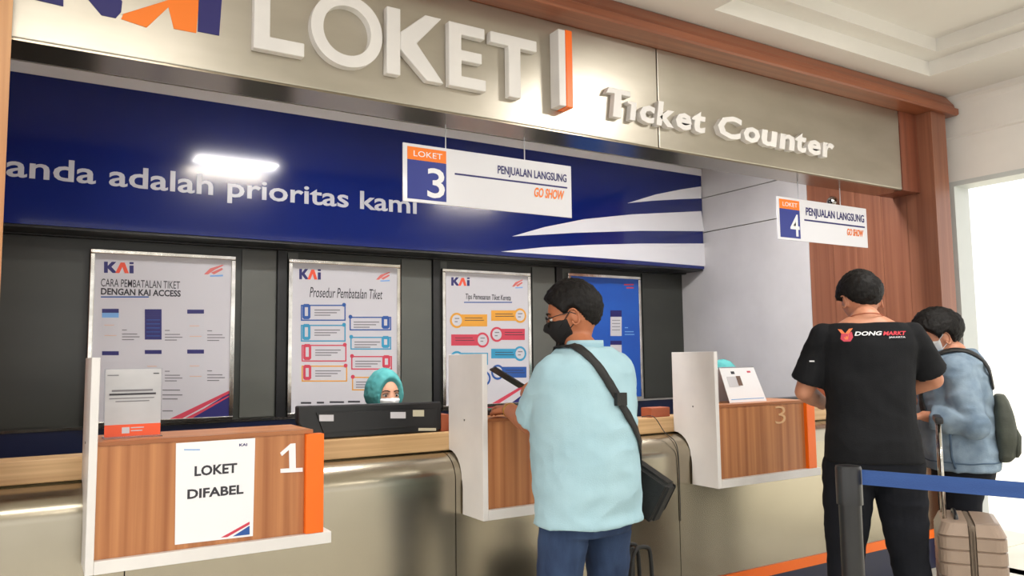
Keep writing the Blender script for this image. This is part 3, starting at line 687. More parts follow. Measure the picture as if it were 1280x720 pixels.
def remesh(name, bm, m, parent, voxel=.008, smooth=3, folds=0, fscale=(7, 7, 7), seed=0, hem=None):
    bmesh.ops.recalc_face_normals(bm, faces=bm.faces)
    me = bpy.data.meshes.new(name); bm.to_mesh(me); bm.free()
    o = bpy.data.objects.new(name, me); COL.objects.link(o)
    r = o.modifiers.new('r', 'REMESH'); r.mode = 'VOXEL'; r.voxel_size = voxel
    s = o.modifiers.new('s', 'SMOOTH'); s.iterations = smooth; s.factor = .5
    bpy.context.view_layer.update()
    m2 = bpy.data.meshes.new_from_object(o.evaluated_get(bpy.context.evaluated_depsgraph_get()))
    bpy.data.objects.remove(o); m2.name = name
    if folds:
        b = bmesh.new(); b.from_mesh(m2); b.normal_update()
        for v in b.verts:
            q = Vector((v.co.x*fscale[0]+seed, v.co.y*fscale[1], v.co.z*fscale[2]))
            f = noise.noise(q) + .5*noise.noise(q*2.1+Vector((5, 1, 3)))
            v.co += v.normal * folds * (1-abs(f)*2.4)
        b.to_mesh(m2); b.free()
    for p in m2.polygons: p.use_smooth = True
    m2.materials.clear(); m2.materials.append(m)
    return link(name, m2, None, parent)
def sm(a, b, x):
    t = max(0, min(1, (x-a)/(b-a))); return t*t*(3-2*t)
def gauss(d, c, w):
    c = Vector(c).normalized(); return math.exp(-(d-c).length_squared/(w*w))
def head_r(d):
    x, y, z = d
    a, b, c = .076, (.097 if y > 0 else .1), (.118 if z > 0 else .122)
    if z < 0:
        a *= 1-.30*min(1, -z)**1.5
        if y < 0: b *= 1-.35*sm(.2, .9, -z)
    r = 1/math.sqrt((x/a)**2+(y/b)**2+(z/c)**2)
    r += .020*gauss(d, (0, 1, -.22), .13) + .008*gauss(d, (0, 1, -.02), .12)
    r += .006*gauss(d, (0, 1, -.55), .2) + .006*gauss(d, (0, .75, -.85), .22)
    r -= .009*(gauss(d, (.36, 1, .0), .17)+gauss(d, (-.36, 1, .0), .17))
    r += .003*(gauss(d, (.33, 1, .22), .2)+gauss(d, (-.33, 1, .22), .2))
    r += .004*(gauss(d, (.6, 1, -.2), .25)+gauss(d, (-.6, 1, -.2), .25))
    return r
def radial(bm, fn, M, nu=64, nv=44):
    rows = []
    for j in range(1, nv):
        th = PI*j/nv; row = []
        for i in range(nu):
            a = 2*PI*i/nu
            d = Vector((math.sin(th)*math.sin(a), math.sin(th)*math.cos(a), math.cos(th)))
            row.append(bm.verts.new(M @ (d*fn(d))))
        rows.append(row)
    bridge(bm, rows, False)
    t = bm.verts.new(M @ Vector((0, 0, fn(Vector((0, 0, 1)))))); b = bm.verts.new(M @ Vector((0, 0, -fn(Vector((0, 0, -1))))))
    for i in range(nu):
        bm.faces.new((rows[0][i], rows[0][(i+1) % nu], t)); bm.faces.new((rows[-1][(i+1) % nu], rows[-1][i], b))
def ears(bm, M):
    for s in (-1, 1):
        E_ = M @ Matrix.Translation((s*.076, -.006, -.012)) @ Matrix.Rotation(s*-.35, 4, 'Z') @ Matrix.Rotation(-.15, 4, 'X')
        r = bmesh.ops.create_uvsphere(bm, u_segments=14, v_segments=10, radius=1)
        for v in r['verts']:
            p = v.co; k = 1-.25*max(0, -p.z)
            v.co = E_ @ Vector((p.x*.009+s*.004*p.y*-1, p.y*.017*k, p.z*.031))
def ear_detail(parent, M, m):
    for s in (-1, 1):
        E_ = M @ Matrix.Translation((s*.083, -.006, -.012)) @ Matrix.Rotation(s*-.35, 4, 'Z')
        bm = bmesh.new()
        pts = [E_ @ Vector((s*.004, .016*math.sin(a)*-1+.0, .029*math.cos(a))) for a in [PI*2*k/16*.72-.3 for k in range(17)]]
        tube(bm, pts, .0035, 6); mk('ear_rim', bm, m, parent, True)
def hairline(az):      # elevation sine of the lower hair edge, by azimuth from the front (0) to the back (pi)
    T = [(0, .62), (.5, .60), (.85, .46), (1.05, .30), (1.22, .08), (1.38, .14), (1.5, .26), (1.72, .28), (1.92, .02), (2.15, -.42), (2.6, -.66), (PI, -.70)]
    for (a, u), (b, v) in zip(T, T[1:]):
        if az <= b: return u+(v-u)*(az-a)/(b-a)
    return T[-1][1]
def hair(parent, M, th=.018, low=0, m=HAIR, seed=0, front=0, bulge=0):
    def fn(d):
        az = abs(math.atan2(d.x, d.y)); zl = hairline(az)+low*(1 if az > 1.2 else 0)+front*(1 if az < 1.2 else 0)
        s = sm(-.05, .07, d.z-zl)
        n = noise.noise(Vector((d.x*9+seed, d.y*9, d.z*9)))+.6*noise.noise(Vector((d.x*24, d.y*24+seed, d.z*14)))
        full = th*(.16+1.0*sm(-.42, .45, d.z)) + bulge*max(0, -d.y)*sm(-.9, .2, d.z)
        return head_r(d) + s*(full+.005*n) - (1-s)*.009
    bm = bmesh.new(); radial(bm, fn, M, 96, 64); return mk('hair', bm, m, parent, True)
def hand(bm, w_, dirv, up, curl=.5, s=1, side=1):
    """palm from the wrist w_ along dirv; up = back of the hand; side = +1 thumb to the left of dirv"""
    w_ = Vector(w_); d = Vector(dirv).normalized(); u = Vector(up); u = (u-d*u.dot(d)).normalized(); r = d.cross(u)*side
    P = lambda a, b, c: w_+(d*a+r*b+u*c)*s
    for b in (-.024, -.008, .008, .024): capsule(bm, P(.0, b*.6, 0), P(.085, b, 0), .014*s, .0115*s)
    for k, (b, L) in enumerate([(-.030, .060), (-.010, .075), (.010, .080), (.030, .070)]):
        p = [P(.085, b, 0)]; a = 0
        for q, l in enumerate((.42, .32, .26)):
            a += curl*(.7 if q == 0 else 1); p.append(p[-1]+(d*math.cos(a)-u*math.sin(a))*L*l*s)
        chain(bm, p, [.0095*s, .0088*s, .008*s, .0068*s])
    chain(bm, [P(.02, .022, -.004), P(.05, .048, -.014), P(.075, .052, -.024), P(.095, .046, -.032)], [.015*s, .0115*s, .010*s, .008*s])
def eyes(parent, M, m_skin):
    for s in (-1, 1):
        bm = bmesh.new(); r = bmesh.ops.create_uvsphere(bm, u_segments=14, v_segments=10, radius=1)
        for v in r['verts']: v.co = M @ (Vector((s*.031, .0815, .002))+Vector((v.co.x*.0145, v.co.y*.0085, v.co.z*.0065)))
        mk('eye', bm, EYEW, parent, True)
        bm = bmesh.new(); r = bmesh.ops.create_uvsphere(bm, u_segments=12, v_segments=8, radius=1)
        for v in r['verts']: v.co = M @ (Vector((s*.031, .0872, .001))+Vector((v.co.x*.0062, v.co.y*.0045, v.co.z*.0062)))
        mk('iris', bm, EYED, parent, True)
        bm = bmesh.new(); tube(bm, [M @ Vector((s*x, y, z)) for x, y, z in ((.014, .089, .0105), (.024, .0915, .0125), (.036, .089, .0115), (.046, .082, .006))], .0022, 6); mk('upper_lid', bm, EYED, parent, True)
        bm = bmesh.new(); tube(bm, [M @ Vector((s*x, y, z)) for x, y, z in ((.012, .0955, .023), (.026, .0955, .0285), (.040, .089, .027), (.050, .079, .020))], [.0026, .003, .0026, .0014], 6); mk('eyebrow', bm, HAIR, parent, True)
def mask(parent, M, m, name='face_mask', strap=True, mtop=-.02):
    def fn(d):
        az = abs(math.atan2(d.x, d.y)); top = mtop-.12*sm(.2, 1.2, az)
        s = sm(1.32, 1.2, az)*sm(top+.03, top-.05, d.z)*sm(-.985, -.93, d.z)
        return head_r(d)+s*(.006+.006*gauss(d, (0, 1, -.4), .5))-(1-s)*.006
    bm = bmesh.new(); radial(bm, fn, M, 72, 48); o = mk(name, bm, m, parent, True)
    if strap:
        for s in (-1, 1):
            for zz in ((-.035, .012), (-.075, -.038)):
                pts = [M @ Vector((s*x, y, z)) for x, y, z in ((.062, .058, zz[0]), (.076, .03, (zz[0]+zz[1])/2), (.084, .004, zz[1]))]
                bm = bmesh.new(); tube(bm, pts, .0018, 6); mk('ear_loop', bm, m, o, True)
    return o
def on_surface(obj, pts, off, k=8):
    """pull a path of local points onto a mesh; returns (points, normals)"""
    me = obj.data; b = BVHTree.FromPolygons([v.co for v in me.vertices], [p.vertices for p in me.polygons])
    out = []
    for p in smooth_path(pts, k):
        co, no, _, _ = b.find_nearest(p); out.append((co+no*off, no))
    return out
def ribbon(name, path, w_, th, m, parent):
    bm = bmesh.new(); rs = []
    pts = [p for p, n in path]
    for _ in range(2): pts = [pts[0]]+[(pts[i-1]+pts[i]*2+pts[i+1])/4 for i in range(1, len(pts)-1)]+[pts[-1]]
    for i, (q, n) in enumerate(path):
        p = pts[i]; t = (pts[min(i+1, len(pts)-1)]-pts[max(i-1, 0)]).normalized(); s = t.cross(n).normalized()*w_/2; n2 = s.cross(t).normalized()*th/2
        rs.append([bm.verts.new(p+s+n2), bm.verts.new(p-s+n2), bm.verts.new(p-s-n2), bm.verts.new(p+s-n2)])
    bridge(bm, rs); return mk(name, bm, m, parent, True)
class Person:
    """local axes: x to the person's right, y forward, z up, feet at 0"""
    def __init__(s, name, loc, az, label, h=1.7, girth=1.0, belly=0, lean=0, seated=0, headyaw=0, headpitch=0, skin=SKIN1, head=1, hoff=(0, 0, 0)):
        s.root = thing('person', loc, label, 'person', rz=-math.radians(az)); s.k = h/1.7; s.g = girth; s.belly = belly; s.lean = lean
        s.skin = skin; s.sit = seated; k = s.k
        s.hc = Vector((0+hoff[0], .02+lean*.6+hoff[1], (1.582-seated)*k+hoff[2]))
        s.M = Matrix.Translation(s.hc) @ Matrix.Rotation(math.radians(headyaw), 4, 'Z') @ Matrix.Rotation(math.radians(headpitch), 4, 'X') @ Matrix.Scale(head, 4)
    def L(s, wp):    # world point to local
        a = s.root.rotation_euler.z; p = Vector(wp)-s.root.location
        return Vector((p.x*math.cos(-a)-p.y*math.sin(-a), p.x*math.sin(-a)+p.y*math.cos(-a), p.z))
    def torso(s, off=0, z0=.80, z1=1.47, flare=0):
        k, g, b = s.k, s.g, s.belly
        T = [(.78, 0, -.015, .168, .118), (.86, 0, -.02, .18, .128), (.95, 0, -.012, .172, .122+b*.6), (1.05, 0, .0, .160, .115+b), (1.16, 0, .0, .165, .118+b*.8), (1.26, 0, -.004, .176, .120+b*.3),
             (1.34, 0, -.012, .184, .112), (1.39, 0, -.016, .172, .098), (1.425, 0, -.016, .135, .080), (1.455, 0, -.012, .085, .066), (1.475, 0, -.008, .066, .06)]
        out = []
        for z, cx, cy, rx, ry in T:
            if z < z0-1e-6 or z > z1+1e-6: continue
            gg = g if z < 1.4 else 1+(g-1)*.4
            y = cy+s.lean*sm(.9, 1.5, z)
            out.append(((z-s.sit)*k, cx, y, rx*gg*k+off, ry*gg*k+off))
        return out
def arm(bm, sh, el, wr, r, k=1): chain(bm, [sh, Vector(sh).lerp(el, .5), el, Vector(el).lerp(wr, .35), wr], [r*1.12, r*1.0, r*.82, r*.84, r*.58])

def build_body(P, arms, hands, legs=None, g=1.0, voxel=.006):
    bm = bmesh.new(); k = P.k
    loft(bm, P.torso(-.014))
    n0 = Vector((0, -.01+P.lean, (1.44-P.sit)*k)); n1 = P.hc+Vector((0, -.006, -.085))
    chain(bm, [n0, n1], [.062*k, .05*k])
    radial(bm, head_r, P.M, 48, 36); ears(bm, P.M)
    for (sh, el, wr) in arms: arm(bm, sh, el, wr, .046*k*g)
    for h in hands: hand(bm, *h)
    if legs:
        for hip, kn, an in legs:
            chain(bm, [hip, Vector(hip).lerp(kn, .5), kn, Vector(kn).lerp(an, .35), an], [.075*k*g, .066*k*g, .05*k, .05*k, .036*k])
            capsule(bm, Vector(an)+Vector((0, -.02, -.03)), Vector(an)+Vector((0, .14, -.045)), .034, .026)
    return remesh('body', bm, P.skin, P.root, voxel, 3)
def shirt(P, name, m, z0, sleeves, off=.012, folds=.004, rs=(.07, .066), fscale=(7, 7, 7), voxel=.008, seed=0, z1=1.465, hemflare=0, hemz=None):
    bm = bmesh.new(); T = P.torso(off, z0=z0, z1=z1)
    if hemflare: T[0] = (T[0][0], T[0][1], T[0][2], T[0][3]+hemflare, T[0][4]+hemflare)
    if hemz: T[0] = (hemz,)+tuple(T[0][1:])
    loft(bm, T)
    for sl in sleeves:
        pts = [Vector(p) for p in sl['p']]; r = sl['r']
        capsule(bm, pts[0]+(pts[0]-pts[1]).normalized()*.0, pts[0]+(pts[1]-pts[0])*.1, r[0]*1.0, r[0]*1.0)
        tube(bm, pts, r, 18)
        for p, q in list(zip(pts, r))[1:-1]: capsule(bm, p, p+Vector((0, 0, .001)), q*.98, q*.98)
    return remesh(name, bm, m, P.root, voxel, 4, folds, fscale, seed)
def trousers(P, m, legs, g=1.0, name='trousers', r=(.098, .088, .064, .06, .056), off=.004, top=.98):
    bm = bmesh.new(); k = P.k
    loft(bm, [t for t in P.torso(off, z0=.78, z1=top)])
    for hip, kn, an in legs:
        hip, kn, an = Vector(hip), Vector(kn), Vector(an)
        pts = [hip, hip.lerp(kn, .5), kn, kn.lerp(an, .45), an]
        tube(bm, pts, [q*g*k for q in r], 18); capsule(bm, hip, hip+Vector((0, 0, .001)), r[0]*g*k, r[0]*g*k)
        capsule(bm, kn, kn+Vector((0, 0, .001)), r[2]*g*k, r[2]*g*k)
    return remesh(name, bm, m, P.root, .009, 4, .004, (5, 5, 11), 3)
def shoes(P, ankles, m=None, ang=0):
    for an in ankles:
        bm = bmesh.new(); x, y, z = an
        loft(bm, [(.001, x, y+.045, .045, .135), (.02, x, y+.045, .046, .136), (.045, x, y+.04, .043, .125), (.07, x, y+.005, .038, .085), (.10, x, y-.02, .038, .05)], 20, 2.2)
        mk('shoe', bm, m or BLACK, P.root, True)

# fix so children meshes keep person-local coordinates
def _mk_local(name, bm, m, parent=None, smooth=False):
    bmesh.ops.recalc_face_normals(bm, faces=bm.faces)
    me = bpy.data.meshes.new(name); bm.to_mesh(me); bm.free()
    if smooth:
        for p in me.polygons: p.use_smooth = True
    return link(name, me, m, parent)
mk_world = mk
mk = _mk_local

# ---------- man in the pale blue polo shirt
A = Person('a', (1.742, 2.33, 0), -6, 'man in a pale blue polo shirt, jeans, glasses and black mask with a crossbody strap', h=1.645, girth=1.06, belly=.05, headyaw=42, headpitch=-14, skin=SKIN1, head=1.0, hoff=(0, .02, 0))
Lsh = A.L((1.60, 2.30, 1.325)); Lel = A.L((1.625, 2.50, 1.125)); Lwr = A.L((1.69, 2.77, 1.165))
Rsh = A.L((1.91, 2.34, 1.325)); Rel = A.L((2.06, 2.52, 1.12)); Rwr = A.L((1.86, 2.72, 1.25))
lg = [((-.10, -.01, .86), (-.12, .03, .47), (-.12, -.02, .09)), ((.10, -.01, .86), (.13, .03, .47), (.14, -.02, .09))]
build_body(A, [(Lsh, Lel, Lwr), (Rsh, Rel, Rwr)], [(Lwr, A.L((1.72, 2.9, 1.17))-Lwr, (0, 0, 1), .35, .95, -1), (Rwr, A.L((1.74, 2.78, 1.27))-Rwr, (.3, .2, 1), .8, .95, 1)], lg, 1.1)
hair(A.root, A.M, .019); ear_detail(A.root, A.M, A.skin); eyes(A.root, A.M, A.skin)
sA = shirt(A, 'polo_shirt', MINT, .78, [dict(p=[Lsh, Lsh.lerp(Lel, .5), Lsh.lerp(Lel, .88)], r=[.068, .074, .074]), dict(p=[Rsh, Rsh.lerp(Rel, .5), Rsh.lerp(Rel, .86)], r=[.068, .074, .074])], .02, .005, fscale=(6, 6, 9), hemflare=.02, hemz=.79)
bm = bmesh.new(); cc = Vector((0, -.008, 1.458*A.k))
for i in range(1):
    rs = []
    for q, (r0, z, y) in enumerate([(.076, -.03, .0), (.072, .012, -.006), (.070, .024, -.008), (.066, .022, -.008), (.066, -.03, 0)]):
        rs.append([bm.verts.new(cc+Vector((math.cos(a)*r0, math.sin(a)*r0*.92+y, z-(.03*max(0, math.sin(a))**2)))) for a in [2*PI*j/32 for j in range(32)]])
    bridge(bm, rs, False)
    for j in range(32): bm.faces.new((rs[-1][j], rs[-1][(j+1) % 32], rs[0][(j+1) % 32], rs[0][j]))
cl = mk('collar', bm, MINT, sA, True)
trousers(A, DENIM, lg, 1.0, off=0, r=(.094, .088, .068, .064, .06), top=.96); shoes(A, [lg[0][2], lg[1][2]])
mkA = mask(A.root, A.M, mat('black_mask', (20, 20, 22), .8))
def glasses(P):
    bm = bmesh.new()
    for s in (-1, 1):
        c = Vector((s*.033, .101, .0)); tube(bm, [P.M @ (c+Vector((math.cos(a)*.026, -abs(math.cos(a))*.003, math.sin(a)*.018))) for a in [2*PI*j/20 for j in range(21)]], .0016, 6)
        tube(bm, [P.M @ Vector((s*x, y, z)) for x, y, z in ((.058, .098, .006), (.076, .06, .008), (.084, .005, .008), (.083, -.015, -.004))], .0018, 6)
    tube(bm, [P.M @ Vector((x, .103, .004)) for x in (-.009, 0, .009)], .0015, 6)
    g = mk('spectacle_frame', bm, BLACK, P.root, True)
    for s in (-1, 1):
        bm = bmesh.new(); tube(bm, [P.M @ Vector((s*.033, .1005, 0)), P.M @ Vector((s*.033, .1015, 0))], .021, 16); mk('lens', bm, CLEAR, g, True)
glasses(A)
# watch
bm = bmesh.new(); dv = (Lwr-Lel).normalized(); tube(bm, [Lwr-dv*.033, Lwr-dv*.018], .0315, 18); wt = mk('wristwatch', bm, GOLD, A.root, True)
# phone: held thing, top-level
def held(name, c, half, rot, m, label, cat):
    bm = bmesh.new(); box(bm, [-h for h in half], half, min(half)*.6)
    me = bpy.data.meshes.new(name); bm.to_mesh(me); bm.free(); o = link(name, me, m); o.location = c; o.rotation_euler = rot; tag(o, label, cat); return o
held('smartphone', (1.735, 2.85, 1.292), (.036, .0045, .076), (math.radians(-58), math.radians(8), math.radians(78)), BLACK, 'slim black smartphone held up by the man in the pale blue shirt', 'phone')
# crossbody bag and strap
path = on_surface(sA, [(-.075, .06, 1.45), (-.10, -.01, 1.47), (-.09, -.09, 1.40), (-.02, -.16, 1.28), (.07, -.17, 1.13), (.16, -.12, 1.0), (.20, -.06, .94)], .007)
pathf = on_surface(sA, [(-.075, .06, 1.45), (-.03, .17, 1.32), (.07, .22, 1.15), (.17, .14, 1.0), (.215, .0, .94)], .007)
bg = thing('crossbody_bag', A.root.location, 'black crossbody satchel hanging at the right hip of the man in pale blue', 'bag', rz=A.root.rotation_euler.z)
ribbon('strap', path, .036, .004, BAGM, bg); ribbon('strap', pathf, .036, .004, BAGM, bg)
bm = bmesh.new(); q = len(path)//2+3; c, n_ = path[q]; rotbox(bm, c+n_*.006, (.024, .008, .022), 0, 0); mk('strap_buckle', bm, BAGM, bg)
BC = Vector((.255, -.05, .875))
bm = bmesh.new(); rotbox(bm, BC, (.035, .095, .085), .25, .5); bmesh.ops.bevel(bm, geom=bm.edges[:], offset=.014, segments=3, affect='EDGES'); mk('pouch', bm, BAGM, bg)
bm = bmesh.new(); rotbox(bm, BC+Vector((.0375, -.008, .012)), (.004, .085, .055), .25, .5); bmesh.ops.bevel(bm, geom=bm.edges[:], offset=.003, segments=2, affect='EDGES'); mk('flap', bm, BLACK, bg)

# ---------- man in black
B = Person('b', (3.165, 2.14, 0), 44, 'man in a black T-shirt with a red and white back print, behind the blue belt', h=1.795, girth=.97, belly=.02, headyaw=14, headpitch=-24, skin=SKIN2, hoff=(0, .05, -.055))
bl = ((-.18, -.01, 1.445), (-.265, .04, 1.205), (-.15, .26, 1.14)); br = ((.18, -.01, 1.445), (.285, .08, 1.255), (.08, .24, 1.17))
bl = [Vector(p) for p in bl]; br = [Vector(p) for p in br]
lgb = [((-.10, -.01, .88), (-.125, .03, .49), (-.14, -.03, .09)), ((.10, -.01, .88), (.13, .02, .49), (.18, -.03, .09))]
build_body(B, [bl, br], [(bl[2], (.5, .8, 0), (0, 0, 1), .4, 1, -1), (br[2], (-.6, .7, 0), (0, 0, 1), .4, 1, 1)], lgb, 1.05)
hair(B.root, B.M, .024, seed=4); ear_detail(B.root, B.M, B.skin); eyes(B.root, B.M, B.skin)
sB = shirt(B, 't_shirt', BTEE, .86, [dict(p=[bl[0], bl[0].lerp(bl[1], .5), bl[0].lerp(bl[1], .82)], r=[.064, .068, .074]), dict(p=[br[0], br[0].lerp(br[1], .5), br[0].lerp(br[1], .82)], r=[.064, .068, .074])], .014, .004, fscale=(5, 5, 8), seed=9, z1=1.45)
trousers(B, BPANT, lgb, 1.06, r=(.098, .088, .068, .064, .06)); shoes(B, [lgb[0][2], lgb[1][2]])
bm = bmesh.new()
pl = [(math.cos(a)*.072, -.012+math.sin(a)*.068, 1.475*B.k-.055+.018*-math.sin(a)) for a in [PI+PI*j/12 for j in range(13)]]
tube(bm, [(x, y, z+.028) for x, y, z in pl], .0022, 6); mk('neck_cord', bm, BROWN, B.root, True)
def back_print(P, sh, body, x0, x1, z0, z1, m, name, bold=.03, shear=.25, polys=None):
    b = BVHTree.FromPolygons([v.co for v in sh.data.vertices], [p.vertices for p in sh.data.polygons])
    if polys is None:
        me = text_mesh(body, bold, shear); xs = [v.co.x for v in me.vertices]; zs = [v.co.y for v in me.vertices]
        for v in me.vertices: v.co = Vector((x0+(v.co.x-min(xs))/(max(xs)-min(xs))*(x1-x0), 0, z0+(v.co.y-min(zs))/(max(zs)-min(zs))*(z1-z0)))
    else:
        bm = bmesh.new()
        for p in polys: bm.faces.new([bm.verts.new((x0+a*(x1-x0), 0, z0+c*(z1-z0))) for a, c in p])
        bmesh.ops.triangulate(bm, faces=bm.faces); bmesh.ops.subdivide_edges(bm, edges=bm.edges, cuts=2)
        me = bpy.data.meshes.new(name); bm.to_mesh(me); bm.free()
    for v in me.vertices:
        hit = b.ray_cast(Vector((v.co.x, -1, v.co.z)), Vector((0, 1, 0)))
        if hit[0] is not None: v.co = hit[0]+Vector((0, -.0035, 0))
    return link(name, me, m, sh)
zt = 1.45
back_print(B, sB, 'DONG', -.075, .035, zt, zt+.018, PWHITE, 'back_print')
back_print(B, sB, 'MARKT', .038, .135, zt, zt+.017, mat('print_pink_red', (214, 60, 74), .6), 'back_print')
back_print(B, sB, 'JAKARTA', .06, .13, zt-.014, zt-.005, PWHITE, 'back_print', .01, 0)
back_print(B, sB, '', -.135, -.078, zt-.024, zt+.036, PRED, 'back_emblem', polys=[[(.1, .2), (.3, .0), (.75, .0), (.95, .3), (.9, .7), (.6, .55), (.2, .6)]])
back_print(B, sB, '', -.135, -.078, zt-.022, zt+.034, mat('print_peach_orange', (240, 130, 80), .6), 'back_emblem', polys=[[(.0, .95), (.25, .9), (.45, .6), (.75, .95), (1, .98), (.62, .45), (.6, .12), (.42, .12), (.42, .45)]])
for v in B.root.children[-1:] : pass
back_print(B, sB, '', -.25, -.23, 1.34, 1.346, PWHITE, 'sleeve_print', polys=[[(0, 0), (1, 0), (1, 1), (0, 1)]])

# ---------- woman in the denim jacket
Cw = Person('c', (3.875, 2.165, 0), -30, 'person with short black hair in a light denim jacket, right of the man in black', h=1.62, girth=1.1, belly=.02, headyaw=22, headpitch=-18, skin=SKIN2, head=.98, hoff=(0, .035, -.055))
cl_ = [Vector(p) for p in ((-.17, -.01, 1.285), (-.225, -.07, 1.045), (-.20, .13, 1.075))]; cr_ = [Vector(p) for p in ((.175, -.01, 1.285), (.23, .03, 1.02), (.06, .22, 1.06))]
lgc = [((-.09, -.01, .78), (-.10, .02, .43), (-.10, -.02, .08)), ((.09, -.01, .78), (.10, .02, .43), (.11, -.02, .08))]
build_body(Cw, [cl_, cr_], [(cl_[2], (.25, 1, .0), (0, 0, 1), .5, .92, -1), (cr_[2], (-.6, .8, 0), (0, 0, 1), .4, .92, 1)], lgc, 1.0)
hair(Cw.root, Cw.M, .028, low=-.12, seed=8, bulge=.016); ear_detail(Cw.root, Cw.M, Cw.skin); eyes(Cw.root, Cw.M, Cw.skin)
mask(Cw.root, Cw.M, mat('white_mask', (226, 228, 230), .8))
sC = shirt(Cw, 'denim_jacket', LDENIM, .86, [dict(p=[cl_[0], cl_[0].lerp(cl_[1], .5), cl_[1], cl_[1].lerp(cl_[2], .5), cl_[1].lerp(cl_[2], .86)], r=[.074, .074, .07, .064, .05]), dict(p=[cr_[0], cr_[0].lerp(cr_[1], .5), cr_[1], cr_[1].lerp(cr_[2], .5), cr_[1].lerp(cr_[2], .86)], r=[.074, .074, .07, .064, .05])], .026, .006, fscale=(8, 8, 12), seed=2)
bm = bmesh.new(); cc = Vector((0, -.005, 1.43*Cw.k)); rs = []
for r0, z, y in [(.085, -.03, .0), (.088, .012, -.008), (.082, .026, -.010), (.072, .02, -.006), (.072, -.03, 0)]:
    rs.append([bm.verts.new(cc+Vector((math.cos(a)*r0, math.sin(a)*r0*.95+y, z-(.04*max(0, math.sin(a))**2)))) for a in [2*PI*j/32 for j in range(32)]])
bridge(bm, rs, False)
for j in range(32): bm.faces.new((rs[-1][j], rs[-1][(j+1) % 32], rs[0][(j+1) % 32], rs[0][j]))
mk('collar', bm, LDENIM, sC, True)
for z in (.905,):
    ring_ = [Vector((math.cos(a)*.24, math.sin(a)*.2, z*Cw.k)) for a in [2*PI*j/24 for j in range(25)]]
    ribbon('hem_band', on_surface(sC, ring_, .002, 3), .006, .002, LDENIMS, sC)
ribbon('side_seam', on_surface(sC, [(-.26, .03, .95), (-.26, .03, .9), (-.26, .035, .84)], .002, 4), .01, .002, LDENIMS, sC)
trousers(Cw, BPANT, lgc, 1.05); shoes(Cw, [lgc[0][2], lgc[1][2]])
bp = thing('backpack', Cw.root.location, 'grey-green backpack on the back of the person in the denim jacket', 'backpack', rz=Cw.root.rotation_euler.z)
bm = bmesh.new(); loft(bm, [(.86, 0, -.19, .10, .03), (.885, 0, -.20, .13, .042), (.98, 0, -.205, .14, .048), (1.07, 0, -.20, .13, .042), (1.14, 0, -.195, .10, .03), (1.17, 0, -.19, .06, .02)], 28, 2.8)
remesh('pack_body', bm, OLIVE, bp, .008, 3, .003)
bm = bmesh.new(); loft(bm, [(.885, 0, -.238, .09, .012), (.905, 0, -.245, .105, .016), (.98, 0, -.25, .105, .016), (1.01, 0, -.243, .09, .01)], 24, 3); mk('front_pocket', bm, OLIVE, bp, True)
bm = bmesh.new(); loft(bm, Cw.torso(.03)); tq = mk('tmp', bm, None)
for s in (-1, 1):
    ribbon('shoulder_strap', on_surface(tq, [(s*.09, -.17, 1.2), (s*.10, -.09, 1.30), (s*.105, -.01, 1.345), (s*.11, .08, 1.28), (s*.125, .12, 1.16), (s*.14, .10, 1.05)], .008), .032, .006, BAGM, bp)
bpy.data.objects.remove(tq)

# ---------- clerks behind the counter
def clerk(loc, az, label, yaw, pitch, hoff=(0, 0, 0)):
    Q = Person('q', loc, az, label, h=1.67, girth=.95, seated=.42, headyaw=yaw, headpitch=pitch, skin=SKIN3, hoff=hoff)
    al = [Vector(p) for p in ((-.17, 0, .90), (-.22, .04, .72), (-.12, .26, .82))]; ar = [Vector((-p.x, p.y, p.z)) for p in al]
    lq = [((-.09, .0, .44), (-.11, .38, .46), (-.11, .36, .09)), ((.09, .0, .44), (.11, .38, .46), (.11, .36, .09))]
    build_body(Q, [al, ar], [(al[2], (.2, 1, -.02), (0, 0, 1), .3, .9, -1), (ar[2], (-.2, 1, -.02), (0, 0, 1), .3, .9, 1)], lq, .9, .007)
    shirt(Q, 'blouse', NAVY, .78, [dict(p=[a[0], a[0].lerp(a[1], .5), a[1], a[1].lerp(a[2], .5), a[1].lerp(a[2], .9)], r=[.064, .062, .058, .052, .044]) for a in (al, ar)], .012, .003)
    trousers(Q, BPANT, lq, .95, name='skirt', r=(.09, .085, .07, .06, .06)); shoes(Q, [(p[2][0], p[2][1], .09) for p in lq])
    def fn(d):
        o = (d.x/.60)**2+((d.z+.08)/.80)**2
        s = 1 if d.y < 0 else sm(.85, 1.15, o)
        n = noise.noise(d*6)
        return head_r(d)+s*(.022+.004*n+.012*max(0, -d.y))-(1-s)*.012
    bm = bmesh.new(); radial(bm, fn, Q.M, 90, 60)
    k = Q.k; hz = Q.hc.z
    loft(bm, [(hz-.30, Q.hc.x*.3, .0, .175, .125), (hz-.24, Q.hc.x*.5, .0, .16, .115), (hz-.18, Q.hc.x*.7, .005, .11, .09), (hz-.12, Q.hc.x, .0, .08, .08), (hz-.08, Q.hc.x, -.005, .082, .085)], 28, 2.1)
    remesh('hijab', bm, TEAL, Q.root, .005, 2)
    eyes(Q.root, Q.M, Q.skin)
    mask(Q.root, Q.M, mat('white_mask', (226, 228, 230), .8), strap=False, mtop=-.12)
    return Q
Q1 = clerk((1.655, 4.02, 0), 172, 'clerk in a teal headscarf and white mask looking over the black monitor', -6, -4, (0, 0, .045))
Q2 = clerk((4.24, 4.02, 0), 200, 'clerk in a teal headscarf half hidden behind the desk calendar and booth 3', 30, -12, (0, 0, .06))
